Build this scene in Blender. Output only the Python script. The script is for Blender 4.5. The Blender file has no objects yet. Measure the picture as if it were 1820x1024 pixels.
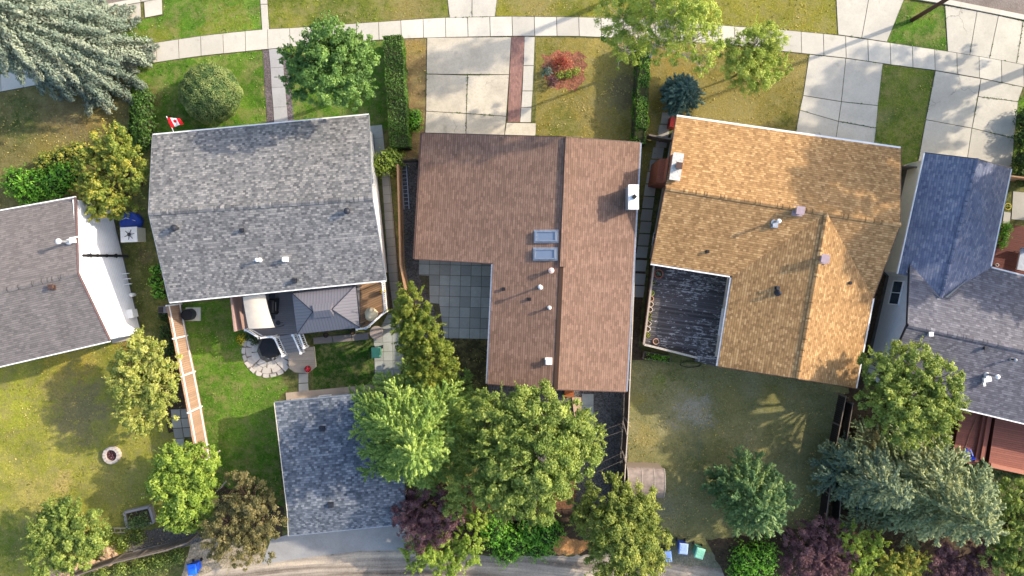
import bpy, bmesh, math, random
import numpy as np
from mathutils import Vector, Matrix
random.seed(7); rng = np.random.default_rng(7)
R = math.radians
SC = bpy.context.scene
COL = SC.collection
H = 48.5          # camera height above the ground, metres
NX, NY = 910.0, 465.0   # photo pixel straight below the camera; 25 photo pixels = 1 m on the ground

# ---------------------------------------------------------------- camera, sky, sun, exposure
cam = bpy.data.cameras.new("camera"); camo = bpy.data.objects.new("camera", cam); COL.objects.link(camo)
camo.location = (0, 0, H); camo.rotation_euler = (0, 0, 0)
cam.sensor_width = 36; cam.lens = 36 * H / 72.8
cam.shift_y = -((512 - NY) / 25) / 72.8
cam.clip_start = 0.5; cam.clip_end = 3000
SC.camera = camo

SUN_EL, SUN_AZ = 27.5, math.degrees(math.atan2(0.935, 0.355))     # azimuth clockwise from +Y
w = bpy.data.worlds.new("World"); SC.world = w; w.use_nodes = True
nt = w.node_tree; bg = nt.nodes["Background"]
sky = nt.nodes.new("ShaderNodeTexSky"); sky.sky_type = 'NISHITA'; sky.sun_disc = False
sky.sun_elevation = R(SUN_EL); sky.sun_rotation = R(SUN_AZ)
sky.dust_density = 2.2; sky.ozone_density = 0.8; sky.air_density = 0.9
nt.links.new(sky.outputs[0], bg.inputs[0]); bg.inputs[1].default_value = 0.15
sl = bpy.data.lights.new("sun", 'SUN'); slo = bpy.data.objects.new("sun", sl); COL.objects.link(slo)
sl.energy = 2.35; sl.angle = R(0.9); sl.color = (1.0, 0.88, 0.72)
ce = math.cos(R(SUN_EL))
sd = Vector((math.sin(R(SUN_AZ)) * ce, math.cos(R(SUN_AZ)) * ce, math.sin(R(SUN_EL))))
slo.rotation_euler = sd.to_track_quat('Z', 'Y').to_euler(); slo.location = sd * 60
SC.view_settings.view_transform = 'Standard'; SC.view_settings.look = 'None'
SC.view_settings.gamma = 1; SC.view_settings.exposure = 1.57

# ---------------------------------------------------------------- mapping
def P(px, py, z=0.0):
    """photo pixel of a point known to be at height z -> world position"""
    s = (H - z) / H
    return Vector(((px - NX) / 25 * s, -(py - NY) / 25 * s, z))
def G(px, py, z=0.0):
    """plan pixel (ground scale) -> world"""
    return Vector(((px - NX) / 25, -(py - NY) / 25, z))

# ---------------------------------------------------------------- objects
def tag(o, label=None, cat=None, group=None, kind=None):
    if label: o['label'] = label
    if cat: o['category'] = cat
    if group: o['group'] = group
    if kind: o['kind'] = kind
    return o
def thing(name, label, cat, loc, group=None, rz=0):
    o = bpy.data.objects.new(name, None); COL.objects.link(o)
    o.location = loc; o.rotation_euler = (0, 0, rz); o.empty_display_size = 0.3
    return tag(o, label, cat, group)
def origin_of(p):
    v = Vector((0, 0, 0))
    while p is not None:
        v += p.location; p = p.parent
    return v

class MB:
    def __init__(s): s.v = []; s.f = []; s.uv = None; s.smooth = False
    def add(s, vs, fs):
        n = len(s.v); s.v += [tuple(v) for v in vs]; s.f += [tuple(i + n for i in f) for f in fs]; return s
    def box(s, c, size, rz=0, M=None):
        x, y, z = [d / 2 for d in size]
        vs = [Vector(p) for p in ((-x,-y,-z),(x,-y,-z),(x,y,-z),(-x,y,-z),(-x,-y,z),(x,-y,z),(x,y,z),(-x,y,z))]
        m = M if M is not None else Matrix.Rotation(rz, 3, 'Z')
        c = Vector(c)
        return s.add([m @ v + c for v in vs], [(3,2,1,0),(4,5,6,7),(0,1,5,4),(1,2,6,5),(2,3,7,6),(3,0,4,7)])
    def beam(s, a, b, w, h, up=Vector((0, 0, 1))):
        a = Vector(a); b = Vector(b); d = b - a; L = d.length
        if L < 1e-5: return s
        d.normalize(); side = up.cross(d)
        if side.length < 1e-4: side = Vector((1, 0, 0))
        side.normalize(); u = d.cross(side)
        M = Matrix((side, d, u)).transposed()
        return s.box((a + b) / 2, (w, L, h), M=M)
    def prism(s, pts, z0, z1):
        n = len(pts)
        ar = sum(pts[i][0]*pts[(i+1)%n][1]-pts[(i+1)%n][0]*pts[i][1] for i in range(n))
        if ar < 0: pts = pts[::-1]
        vs = [(p[0], p[1], z0) for p in pts] + [(p[0], p[1], z1) for p in pts]
        return s.add(vs, [tuple(range(n))[::-1], tuple(range(n, 2*n))] + [(i,(i+1)%n,n+(i+1)%n,n+i) for i in range(n)])
    def tube(s, path, radii, n=8, caps=True):
        path = [Vector(p) for p in path]
        if not hasattr(radii, '__len__'): radii = [radii] * len(path)
        vs = []; fs = []
        for i, p in enumerate(path):
            d = (path[min(i+1, len(path)-1)] - path[max(i-1, 0)]).normalized()
            ref = Vector((0, 0, 1)) if abs(d.z) < 0.9 else Vector((1, 0, 0))
            a = d.cross(ref).normalized(); b = d.cross(a)
            for k in range(n):
                t = 2 * math.pi * k / n
                vs.append(p + (a * math.cos(t) + b * math.sin(t)) * radii[i])
        for i in range(len(path) - 1):
            for k in range(n):
                fs.append((i*n+k, (i+1)*n+k, (i+1)*n+(k+1)%n, i*n+(k+1)%n))
        if caps: fs.append(tuple(range(n))); fs.append(tuple(range((len(path)-1)*n, len(path)*n))[::-1])
        return s.add(vs, fs)
    def lathe(s, c, prof, n=20, jitter=0):
        """prof: (radius, z) list going up"""
        c = Vector(c); vs = []; fs = []
        for r, z in prof:
            for k in range(n):
                t = 2*math.pi*k/n; rr = r*(1+jitter*math.sin(3*t+z*5)+jitter*.6*math.sin(7*t))
                vs.append(c + Vector((rr*math.cos(t), rr*math.sin(t), z)))
        for i in range(len(prof)-1):
            for k in range(n):
                fs.append((i*n+k, i*n+(k+1)%n, (i+1)*n+(k+1)%n, (i+1)*n+k))
        fs.append(tuple(range(n))[::-1]); fs.append(tuple(range((len(prof)-1)*n, len(prof)*n)))
        return s.add(vs, fs)
    def build(s, name, mat, parent=None, loc=None, smooth=False, **kw):
        o0 = origin_of(parent) if parent is not None else (Vector(loc) if loc is not None else Vector((0,0,0)))
        me = bpy.data.meshes.new(name)
        me.from_pydata([(v[0]-o0.x, v[1]-o0.y, v[2]-o0.z) for v in s.v], [], s.f)
        if s.uv:
            ul = me.uv_layers.new(name="UVMap"); k = 0
            for fi, f in enumerate(s.f):
                for j in range(len(f)):
                    ul.data[k].uv = s.uv[fi][j] if fi < len(s.uv) else (0, 0); k += 1
        if smooth: me.polygons.foreach_set('use_smooth', [True]*len(me.polygons))
        me.materials.append(mat)
        o = bpy.data.objects.new(name, me); COL.objects.link(o)
        if parent is not None: o.parent = parent
        else: o.location = o0
        return tag(o, **kw)

# ---------------------------------------------------------------- materials
def lin(c):
    r = []
    for x in c[:3]:
        x = x / 255.0; r.append(x / 12.92 if x <= 0.04045 else ((x + 0.055) / 1.055) ** 2.4)
    return (*r, 1.0)
class NT:
    def __init__(s, name, rough=0.85, spec=0.3):
        s.m = bpy.data.materials.new(name); s.m.use_nodes = True; s.t = s.m.node_tree
        s.b = s.t.nodes["Principled BSDF"]; s.b.inputs['Roughness'].default_value = rough
        s.b.inputs['Specular IOR Level'].default_value = spec
        s.co = s.t.nodes.new("ShaderNodeTexCoord")
    def n(s, typ, **kw):
        x = s.t.nodes.new(typ)
        for k, v in kw.items(): setattr(x, k, v)
        return x
    def l(s, a, b): s.t.links.new(a, b)
    def noise(s, scale, detail=4, rough=0.6, vec=None, dist=0, stretch=None):
        x = s.n("ShaderNodeTexNoise"); x.inputs['Scale'].default_value = scale
        x.inputs['Detail'].default_value = detail; x.inputs['Roughness'].default_value = rough
        x.inputs['Distortion'].default_value = dist
        v = vec or s.co.outputs['Object']
        if stretch:
            mp = s.n("ShaderNodeMapping"); mp.inputs['Scale'].default_value = stretch
            s.l(v, mp.inputs[0]); v = mp.outputs[0]
        s.l(v, x.inputs['Vector']); return x.outputs['Fac']
    def ramp(s, fac, stops):
        x = s.n("ShaderNodeValToRGB"); cr = x.color_ramp
        while len(cr.elements) < len(stops): cr.elements.new(0.5)
        for e, (p, c) in zip(cr.elements, stops): e.position = p; e.color = c if len(c) == 4 else (*c, 1)
        s.l(fac, x.inputs[0]); return x.outputs[0]
    def mix(s, fac, a, b, mode='MIX'):
        x = s.n("ShaderNodeMix", data_type='RGBA', blend_type=mode)
        for sock, val in ((x.inputs[0], fac), (x.inputs[6], a), (x.inputs[7], b)):
            if hasattr(val, 'is_linked'): s.l(val, sock)
            else: sock.default_value = val
        return x.outputs[2]
    def math(s, op, a, b=0.0, clamp=False):
        x = s.n("ShaderNodeMath", operation=op, use_clamp=clamp)
        for sock, val in ((x.inputs[0], a), (x.inputs[1], b)):
            if hasattr(val, 'is_linked'): s.l(val, sock)
            else: sock.default_value = val
        return x.outputs[0]
    def island(s): return s.n("ShaderNodeNewGeometry").outputs['Random Per Island']
    def color(s, c):
        if hasattr(c, 'is_linked'): s.l(c, s.b.inputs['Base Color'])
        else: s.b.inputs['Base Color'].default_value = c
        return s
    def bump(s, fac, strength=0.5, dist=0.03):
        x = s.n("ShaderNodeBump"); x.inputs['Strength'].default_value = strength; x.inputs['Distance'].default_value = dist
        s.l(fac, x.inputs['Height']); s.l(x.outputs[0], s.b.inputs['Normal']); return s

def plain(name, c, rough=0.6, var=0.12, scale=6, metal=0, bump=0.0, spec=0.3):
    m = NT(name, rough, spec); a = lin(c)
    dk = tuple(x * (1 - var*1.6) for x in a[:3]) + (1,); lt = tuple(min(1, x * (1 + var)) for x in a[:3]) + (1,)
    f = m.noise(scale, 5)
    m.color(m.ramp(f, [(0.3, dk), (0.7, lt)])); m.b.inputs['Metallic'].default_value = metal
    if bump: m.bump(f, bump, 0.02)
    return m.m
def boards(name, c, var=0.35, rough=0.8, grain=(1, 14, 1), scale=2.0):
    """weathered boards, each island its own tone"""
    m = NT(name, rough); a = lin(c)
    lo = tuple(x*(1-var) for x in a[:3])+(1,); hi = tuple(min(1, x*(1+var*.8)) for x in a[:3])+(1,)
    c1 = m.ramp(m.island(), [(0, lo), (1, hi)])
    f = m.noise(scale*4, 6, 0.7)
    c2 = m.mix(m.math('MULTIPLY', f, 0.5), c1, lin((c[0]*.45, c[1]*.45, c[2]*.45)))
    m.color(c2).bump(f, 0.3, 0.01); return m.m
def concrete(name, c=(178,172,160), stain=0.5, tone=0.12, cracks=0.0):
    m = NT(name, 0.9); a = lin(c)
    c1 = m.ramp(m.island(), [(0, tuple(x*(1-tone*1.3) for x in a[:3])+(1,)), (0.55, a), (1, tuple(min(1,x*(1+tone)) for x in a[:3])+(1,))])
    big = m.noise(0.55, 6, 0.65); fine = m.noise(9, 6, 0.75); speck = m.noise(34, 2, 0.5)
    dk = tuple(x*0.62 for x in a[:3])+(1,)
    c2 = m.mix(m.ramp(big, [(0.42, (0,0,0,1)), (0.72, (stain,)*3+(1,))]), c1, dk)
    c3 = m.mix(m.ramp(fine, [(0.45, (0,0,0,1)), (0.8, (stain*.8,)*3+(1,))]), c2, tuple(x*0.5 for x in a[:3])+(1,))
    c4 = m.mix(m.ramp(speck, [(0.62, (0,0,0,1)), (0.78, (0.35,)*3+(1,))]), c3, tuple(x*0.45 for x in a[:3])+(1,))
    if cracks:
        v = m.n("ShaderNodeTexVoronoi", feature='DISTANCE_TO_EDGE'); v.inputs['Scale'].default_value = .22
        wv = m.n("ShaderNodeTexNoise"); wv.inputs['Scale'].default_value = 1.6; wv.inputs['Detail'].default_value = 5; m.l(m.co.outputs['Object'], wv.inputs['Vector'])
        mv = m.n("ShaderNodeMix", data_type='VECTOR'); mv.inputs[0].default_value = .22; m.l(m.co.outputs['Object'], mv.inputs[4])
        sc = m.n("ShaderNodeVectorMath", operation='SCALE'); sc.inputs['Scale'].default_value = 6; m.l(wv.outputs['Color'], sc.inputs[0])
        ad = m.n("ShaderNodeVectorMath", operation='ADD'); m.l(m.co.outputs['Object'], ad.inputs[0]); m.l(wv.outputs['Color'], ad.inputs[1]); m.l(ad.outputs[0], v.inputs['Vector'])
        ck = m.ramp(v.outputs['Distance'], [(0.0, (1,)*4), (0.006, (0,0,0,1))]); gate = m.ramp(m.noise(.3, 3, .5), [(.53, (0,0,0,1)), (.6, (cracks*.8,)*3+(1,))])
        c4 = m.mix(m.math('MULTIPLY', ck, gate), c4, tuple(x*0.22 for x in a[:3])+(1,))
        oil = m.ramp(m.noise(.9, 3, .5), [(.66, (0,0,0,1)), (.76, (.4,)*3+(1,))]); c4 = m.mix(oil, c4, tuple(x*0.4 for x in a[:3])+(1,))
    m.color(c4).bump(fine, 0.25, 0.01); return m.m
def gravel(name, c=(120,112,104), scale=14, contrast=0.5, patch=None):
    m = NT(name, 0.95); a = lin(c)
    v = m.n("ShaderNodeTexVoronoi"); v.inputs['Scale'].default_value = scale
    m.l(m.co.outputs['Object'], v.inputs['Vector'])
    sep = m.n("ShaderNodeSeparateColor"); m.l(v.outputs['Color'], sep.inputs[0])
    lo = tuple(x*(1-contrast) for x in a[:3])+(1,); hi = tuple(min(1, x*(1+contrast)) for x in a[:3])+(1,)
    c1 = m.ramp(sep.outputs[0], [(0, lo), (0.5, a), (1, hi)])
    big = m.noise(0.5, 6, 0.7)
    c2 = m.mix(m.ramp(big, [(0.4, (0,0,0,1)), (0.7, (0.75,)*3+(1,))]), c1, lin(patch or (c[0]*.7, c[1]*.68, c[2]*.62)))
    m.color(c2).bump(v.outputs['Distance'], 0.6, 0.03); return m.m
def lawn(name, cols, blobs=(), fine=0.5, dryc=(132,124,80)):
    """cols: dark, mid, light grass; blobs: (px,py,r_px,colour,amount) dry or bare patches in the turf, a few painting cast shade"""
    m = NT(name, 0.95, 0.15)
    big = m.noise(0.22, 7, 0.72, dist=0.6); f1 = m.noise(3.2, 6, 0.8); f2 = m.noise(17, 4, 0.8)
    s = m.math('ADD', m.math('MULTIPLY', big, 0.62), m.math('ADD', m.math('MULTIPLY', f1, 0.26), m.math('MULTIPLY', f2, 0.12)))
    c = m.ramp(s, [(0.36, lin(cols[0])), (0.49, lin(cols[1])), (0.62, lin(cols[2]))])
    wob = m.noise(0.9, 5, 0.7, dist=0.4)
    for (px, py, r, bc, amt) in blobs:
        g = G(px, py)
        sub = m.n("ShaderNodeVectorMath", operation='SUBTRACT'); m.l(m.co.outputs['Object'], sub.inputs[0]); sub.inputs[1].default_value = g
        ln = m.n("ShaderNodeVectorMath", operation='LENGTH'); m.l(sub.outputs[0], ln.inputs[0])
        d = m.math('DIVIDE', ln.outputs['Value'], r/25.0)
        d = m.math('ADD', d, m.math('MULTIPLY', m.math('SUBTRACT', wob, 0.5), 2.6))
        d = m.math('ADD', d, m.math('MULTIPLY', m.math('SUBTRACT', f1, 0.5), 2.4))
        f = m.ramp(d, [(0.45, (amt*.85,)*3+(1,)), (0.62, (amt*.5,)*3+(1,)), (1.0, (0,0,0,1))])
        c = m.mix(f, c, lin(bc))
    tuft = m.ramp(f2, [(0.38, (0.62,)*3+(1,)), (0.62, (1.25,)*3+(1,))])
    t2 = m.ramp(m.noise(7, 4, 0.7), [(0.35, (0.72,)*3+(1,)), (0.65, (1.2,)*3+(1,))])
    c = m.mix(fine*1.2 if fine < .8 else 1.0, c, m.mix(1.0, c, tuft, 'MULTIPLY'))
    c = m.mix(0.9, c, m.mix(1.0, c, t2, 'MULTIPLY'))
    t3 = m.noise(1.1, 7, 0.8, dist=.15)
    c = m.mix(m.ramp(t3, [(0.46, (0,0,0,1)), (0.62, (0.7,)*3+(1,))]), c, lin(dryc))
    c = m.mix(m.ramp(m.noise(0.6, 7, 0.8, dist=.2), [(0.5, (0,0,0,1)), (0.68, (0.5,)*3+(1,))]), c, lin(cols[0]))
    sp = m.ramp(m.noise(26, 2, .5), [(0.72, (0,0,0,1)), (0.8, (0.5,)*3+(1,))])
    c = m.mix(sp, c, lin((196, 180, 120)))
    m.color(c).bump(m.math('ADD', f2, f1), 0.9, 0.06); return m.m
def shingle(name, shades, bw=0.32, rh=0.145, spots=0.5, moss_amt=.35, rowdark=0.35, patches=1.0):
    """asphalt shingles laid in courses; UV is metres along and up the slope"""
    m = NT(name, 0.95, 0.15); uv = m.n("ShaderNodeUVMap").outputs[0]
    def br(w_, h_, off, seedshift):
        mp = m.n("ShaderNodeMapping"); mp.inputs['Location'].default_value = (seedshift, 0, 0); m.l(uv, mp.inputs[0])
        b = m.n("ShaderNodeTexBrick"); b.offset = off; b.offset_frequency = 2
        b.inputs['Scale'].default_value = 1; b.inputs['Brick Width'].default_value = w_; b.inputs['Row Height'].default_value = h_
        b.inputs['Mortar Size'].default_value = 0.009; b.inputs['Mortar Smooth'].default_value = 0.4
        b.inputs['Color1'].default_value = (0,0,0,1); b.inputs['Color2'].default_value = (1,1,1,1); b.inputs['Mortar'].default_value = (0.45,)*3+(1,)
        m.l(mp.outputs[0], b.inputs['Vector']); return b
    b1 = br(bw, rh, 0.37, 0.0); b2 = br(bw*1.9, rh, 0.61, 3.3)
    r1 = m.n("ShaderNodeSeparateColor"); m.l(b1.outputs[0], r1.inputs[0]); r2 = m.n("ShaderNodeSeparateColor"); m.l(b2.outputs[0], r2.inputs[0])
    f = m.math('ADD', m.math('MULTIPLY', r1.outputs[0], 0.8), m.math('MULTIPLY', r2.outputs[0], 0.2))
    f = m.math('ADD', m.math('MULTIPLY', m.math('SUBTRACT', f, 0.5), spots*2), 0.5)
    big = m.noise(0.5, 5, 0.7, vec=uv); f = m.math('ADD', f, m.math('MULTIPLY', m.math('SUBTRACT', big, 0.5), 0.5*patches))
    k = len(shades); c = m.ramp(f, [(0.08 + 0.84*i/(k-1), lin(s_)) for i, s_ in enumerate(shades)])
    grit = m.noise(28, 3, 0.8, vec=uv); c = m.mix(0.8, c, m.mix(1.0, c, m.ramp(grit, [(0.35, (0.7,)*3+(1,)), (0.65, (1.2,)*3+(1,))]), 'MULTIPLY'))
    age = m.noise(0.8, 6, 0.7, vec=uv, stretch=(1.6, 0.22, 1)); c = m.mix(0.9, c, m.mix(1.0, c, m.ramp(age, [(0.34, (0.86,)*3+(1,)), (0.66, (1.08,)*3+(1,))]), 'MULTIPLY'))
    moss = m.noise(0.45, 7, 0.78, vec=uv); c = m.mix(m.ramp(moss, [(0.56, (0,0,0,1)), (0.74, (moss_amt,)*3+(1,))]), c, m.mix(1.0, c, (0.72,0.74,0.66,1), 'MULTIPLY'))
    # butt edge of each course: a thin darker line
    sx = m.n("ShaderNodeSeparateXYZ"); m.l(uv, sx.inputs[0])
    fr = m.math('FRACT', m.math('DIVIDE', sx.outputs[1], rh))
    edge = m.ramp(fr, [(0.0, (1,)*4), (0.2, (0,0,0,1))])
    c = m.mix(m.math('MULTIPLY', edge, rowdark), c, tuple(x*0.35 for x in lin(shades[0])[:3])+(1,))
    hgt = m.math('ADD', m.math('SUBTRACT', 1.0, fr), m.math('MULTIPLY', r1.outputs[0], 0.8))
    m.color(c).bump(hgt, 0.6, 0.005); return m.m
def siding(name, c, pitch=0.16, rough=0.5):
    m = NT(name, rough); s = m.n("ShaderNodeSeparateXYZ"); m.l(m.co.outputs['Object'], s.inputs[0])
    fr = m.math('FRACT', m.math('DIVIDE', s.outputs[2], pitch))
    a = lin(c); e = m.ramp(fr, [(0.0, (0.5,)*3+(1,)), (0.12, (1,)*4)])
    n = m.ramp(m.noise(3, 5), [(0.3, (0.9,)*3+(1,)), (0.7, (1,)*4)])
    m.color(m.mix(1.0, m.mix(1.0, a, e, 'MULTIPLY'), n, 'MULTIPLY')).bump(fr, 0.5, 0.02); return m.m
def leafmat(name, cols, trans=0.36):
    if trans > .2: cols = [tuple(min(235, x*1.09+3) for x in c) for c in cols]
    m = NT(name, 0.55, 0.25)
    at = m.n("ShaderNodeAttribute", attribute_name="v")
    k = len(cols); c = m.ramp(at.outputs['Fac'], [(0.05 + 0.9*i/(k-1), lin(x)) for i, x in enumerate(cols)])
    m.color(c)
    tr = m.n("ShaderNodeBsdfTranslucent"); br = m.mix(1.0, c, (1.25, 1.2, 0.7, 1), 'MULTIPLY'); m.l(br, tr.inputs[0])
    mx = m.n("ShaderNodeMixShader"); mx.inputs[0].default_value = trans
    out = m.t.nodes["Material Output"]; m.l(m.b.outputs[0], mx.inputs[1]); m.l(tr.outputs[0], mx.inputs[2]); m.l(mx.outputs[0], out.inputs[0])
    return m.m
def glass(name, c=(60,80,100), rough=0.12):
    m = NT(name, rough, 0.8); m.color(lin(c)); m.b.inputs['Coat Weight'].default_value = 0.6; return m.m

# ---------------------------------------------------------------- polygon helpers
def clip(poly, nx, ny, d):
    """keep nx*x+ny*y >= d"""
    out = []
    for i in range(len(poly)):
        a = poly[i]; b = poly[(i+1) % len(poly)]
        da = nx*a[0]+ny*a[1]-d; db = nx*b[0]+ny*b[1]-d
        if da >= 0: out.append(a)
        if (da >= 0) != (db >= 0):
            t = da/(da-db); out.append((a[0]+(b[0]-a[0])*t, a[1]+(b[1]-a[1])*t))
    return out
def area(poly): return abs(sum(poly[i][0]*poly[(i+1)%len(poly)][1]-poly[(i+1)%len(poly)][0]*poly[i][1] for i in range(len(poly))))/2
def tiles(mb, poly, ang, wd, ln=None, gap=0.01, z0=0, z1=0.02, stagger=0.0, jit=0.0):
    """cut a world-plan polygon into boards / slabs as separate prisms; boards run along ang"""
    ux, uy = math.cos(ang), math.sin(ang); vx, vy = -uy, ux
    vs = [p[0]*vx+p[1]*vy for p in poly]; us = [p[0]*ux+p[1]*uy for p in poly]
    k = 0; v = min(vs)
    while v < max(vs) - 0.01:
        st = clip(clip(poly, vx, vy, v+gap/2), -vx, -vy, -(v+wd-gap/2))
        if len(st) > 2:
            if ln is None:
                if area(st) > 1e-3: mb.prism(st, z0, z1 + random.uniform(-jit, jit))
            else:
                u = min(us) - (k % 2)*stagger*ln
                while u < max(us):
                    q = clip(clip(st, ux, uy, u+gap/2), -ux, -uy, -(u+ln-gap/2))
                    if len(q) > 2 and area(q) > 1e-3: mb.prism(q, z0, z1 + random.uniform(-jit, jit))
                    u += ln
        v += wd; k += 1
    return mb
def rough_edge(poly, step=0.35, amp=0.05, seed=1):
    r = random.Random(seed); out = []
    for i in range(len(poly)):
        a = Vector(poly[i][:2]); b = Vector(poly[(i+1)%len(poly)][:2]); n = max(1, int((b-a).length/step))
        for k in range(n):
            q = a + (b-a)*k/n; out.append((q.x + r.uniform(-amp, amp), q.y + r.uniform(-amp, amp)))
    return out
def gp(pts): return [tuple(G(x, y)[:2]) for x, y in pts]
def sheet(name, pts, z, mat, amp=0.0, seed=1, kind='structure', thick=None, **kw):
    q = gp(pts)
    if amp: q = rough_edge(q, 0.3, amp, seed)
    mb = MB()
    ar = sum(q[i][0]*q[(i+1)%len(q)][1]-q[(i+1)%len(q)][0]*q[i][1] for i in range(len(q)))
    if ar < 0: q = q[::-1]
    if thick: mb.prism(q, z-thick, z)
    else: mb.add([(x, y, z) for x, y in q], [tuple(range(len(q)))])
    return mb.build(name, mat, kind=kind, **kw)
def inset(poly, d):
    n = len(poly); ar = sum(poly[i][0]*poly[(i+1)%n][1]-poly[(i+1)%n][0]*poly[i][1] for i in range(n))
    s = 1 if ar > 0 else -1; out = []
    for i in range(n):
        p0, p1, p2 = Vector(poly[i-1][:2]), Vector(poly[i][:2]), Vector(poly[(i+1)%n][:2])
        d1 = (p1-p0).normalized(); d2 = (p2-p1).normalized()
        n1 = Vector((-d1.y, d1.x))*s; n2 = Vector((-d2.y, d2.x))*s
        den = 1 + n1.dot(n2)
        out.append(tuple(p1 + (n1+n2)*d/den))
    return out
def in_poly(x, y, poly):
    c = False; j = len(poly)-1
    for i in range(len(poly)):
        if (poly[i][1] > y) != (poly[j][1] > y) and x < (poly[j][0]-poly[i][0])*(y-poly[i][1])/(poly[j][1]-poly[i][1])+poly[i][0]: c = not c
        j = i
    return c
# ---------------------------------------------------------------- plants
def leaf_obj(name, C, N, S, V, mat, parent, asp=0.6, dirs=None):
    """C centres, N normals, S half lengths, V tone 0..1: one diamond leaf or needle spray each"""
    n = len(C); o0 = np.array(origin_of(parent))
    N = N / (np.linalg.norm(N, axis=1, keepdims=True) + 1e-9)
    Rn = rng.normal(size=(n, 3)) if dirs is None else dirs
    A = Rn - (Rn*N).sum(1, keepdims=True)*N; A /= (np.linalg.norm(A, axis=1, keepdims=True) + 1e-9)
    B = np.cross(N, A); S = S[:, None]
    fold = N*S*0.18
    q = np.stack([C - A*S, C + B*S*asp + fold, C + A*S, C - B*S*asp + fold], 1).reshape(-1, 3) - o0
    me = bpy.data.meshes.new(name); me.vertices.add(4*n); me.vertices.foreach_set('co', q.astype(np.float32).ravel())
    me.loops.add(4*n); me.loops.foreach_set('vertex_index', np.arange(4*n, dtype=np.int32))
    me.polygons.add(n); me.polygons.foreach_set('loop_start', np.arange(0, 4*n, 4, dtype=np.int32))
    me.polygons.foreach_set('loop_total', np.full(n, 4, dtype=np.int32))
    me.update(calc_edges=True)
    a = me.attributes.new("v", 'FLOAT', 'POINT'); a.data.foreach_set('value', np.repeat(np.clip(V, 0, 1), 4).astype(np.float32))
    me.materials.append(mat); o = bpy.data.objects.new(name, me); COL.objects.link(o); o.parent = parent
    return o
def unit(n):
    d = rng.normal(size=(n, 3)); return d/np.linalg.norm(d, axis=1, keepdims=True)

def tree(name, label, cat, lobes, mat, bark, leaf=0.085, dens=1.0, clump=(0.2, 0.46), trunk_r=0.16, zbase=None, group=None, sparse=0.0, trunk=None, asp=0.62, upbias=0.35, ragged=0.12):
    """lobes: (px, py, z, r_px, rz) where px,py is where the lobe shows in the photo at height z"""
    leaf *= .7; L = []
    for (px, py, z, r, rz) in lobes:
        c = P(px, py, z); L.append((np.array(c), r/25*(H-z)/H, rz))
    wsum = sum(l[1]**2 for l in L); cx = sum(l[0][0]*l[1]**2 for l in L)/wsum; cy = sum(l[0][1]*l[1]**2 for l in L)/wsum
    if trunk: t_ = G(*trunk); cx, cy = t_.x, t_.y
    t = thing(name, label, cat, (cx, cy, 0), group)
    Cs, Ns, Ss, Vs, cl = [], [], [], [], []
    for (c, r, rz) in L:
        r *= 1.1; nc = max(8, int(20 * (r/0.9)**1.8 * (1-sparse)))
        d = unit(nc); d[:, 2] = np.where(d[:, 2] < -0.35, -d[:, 2], d[:, 2])
        rad = rng.uniform(0.42, 1.0 + ragged, nc)**0.7
        cc = c + d*rad[:, None]*np.array([r, r, rz])*0.88
        for k in range(nc):
            cr = rng.uniform(*clump) * min(1.25, max(0.55, r/2.0)); tone = rng.uniform(0, 1)
            n = int(105 * dens * (cr/0.4)**2 * (0.1/leaf)**1.6)
            if n < 4: n = 4
            dd = unit(n); dd = dd + d[k]*0.55; dd[:, 2] += upbias; dd /= np.linalg.norm(dd, axis=1, keepdims=True)
            pp = cc[k] + dd*cr*rng.uniform(0.35, 1.12, n)[:, None]*np.array([1, 1, 0.75])
            Cs.append(pp); Ns.append(dd + unit(n)*0.75 + np.array([0, 0, .35])); Ss.append(rng.uniform(0.5, 1.6, n)*leaf*rng.uniform(.75, 1.25))
            Vs.append(0.62*tone + 0.38*rng.uniform(0, 1, n)); cl.append(cc[k])
    for (c, r, rz) in L:
        for _ in range(int(13*r*r*(1-sparse))):
            d = unit(1)[0]; d[2] = abs(d[2])*.9+.1; ln = rng.uniform(1.0, 1.42); n = int(34*dens*(0.075/leaf)**1.5); q = rng.uniform(.72, ln, n)[:, None]
            bend = unit(1)[0]*.12*r
            pp = c + d*q*np.array([r, r, rz]) + bend*(q-.7)**2 + unit(n)*(.16*(1.25-q/ln)); tone = rng.uniform(.25, 1)
            Cs.append(pp); Ns.append(d*.6+unit(n)*.9+np.array([0, 0, .5])); Ss.append(rng.uniform(.5, 1.4, n)*leaf*.9); Vs.append(.5*tone+.5*rng.uniform(0, 1, n))
    C = np.concatenate(Cs); zmin = 0.12; C[:, 2] = np.maximum(C[:, 2], zmin)
    leaf_obj('crown', C, np.concatenate(Ns), np.concatenate(Ss), np.concatenate(Vs), mat, t, asp)
    mb = MB(); base = Vector((cx, cy, 0)); top = Vector((cx + sum((l[0][0]-cx)*l[1] for l in L)/sum(l[1] for l in L), cy + sum((l[0][1]-cy)*l[1] for l in L)/sum(l[1] for l in L), max(l[0][2] for l in L)))
    fork = base.lerp(top, 0.35); mb.tube([base, base.lerp(fork, .5)+Vector((.04, -.03, 0)), fork, top], [trunk_r*1.35, trunk_r, trunk_r*.8, trunk_r*.2], 8)
    for (c, r, rz) in L:
        cv = Vector(c); mb.tube([fork, fork.lerp(cv, .5)+Vector((0, 0, .15)), cv], [trunk_r*.6, trunk_r*.4, trunk_r*.2], 6)
        near = [q for q in cl if np.linalg.norm((q-c)[:2]) < r*1.2][:26]
        for q in near:
            q = Vector(q); mb.tube([cv.lerp(fork, random.random()*.5), cv.lerp(q, .55)+Vector((0, 0, .1)), q], [trunk_r*.24, trunk_r*.14, .008], 4, False)
    mb.build('trunk', bark, t, smooth=True)
    return t

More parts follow.
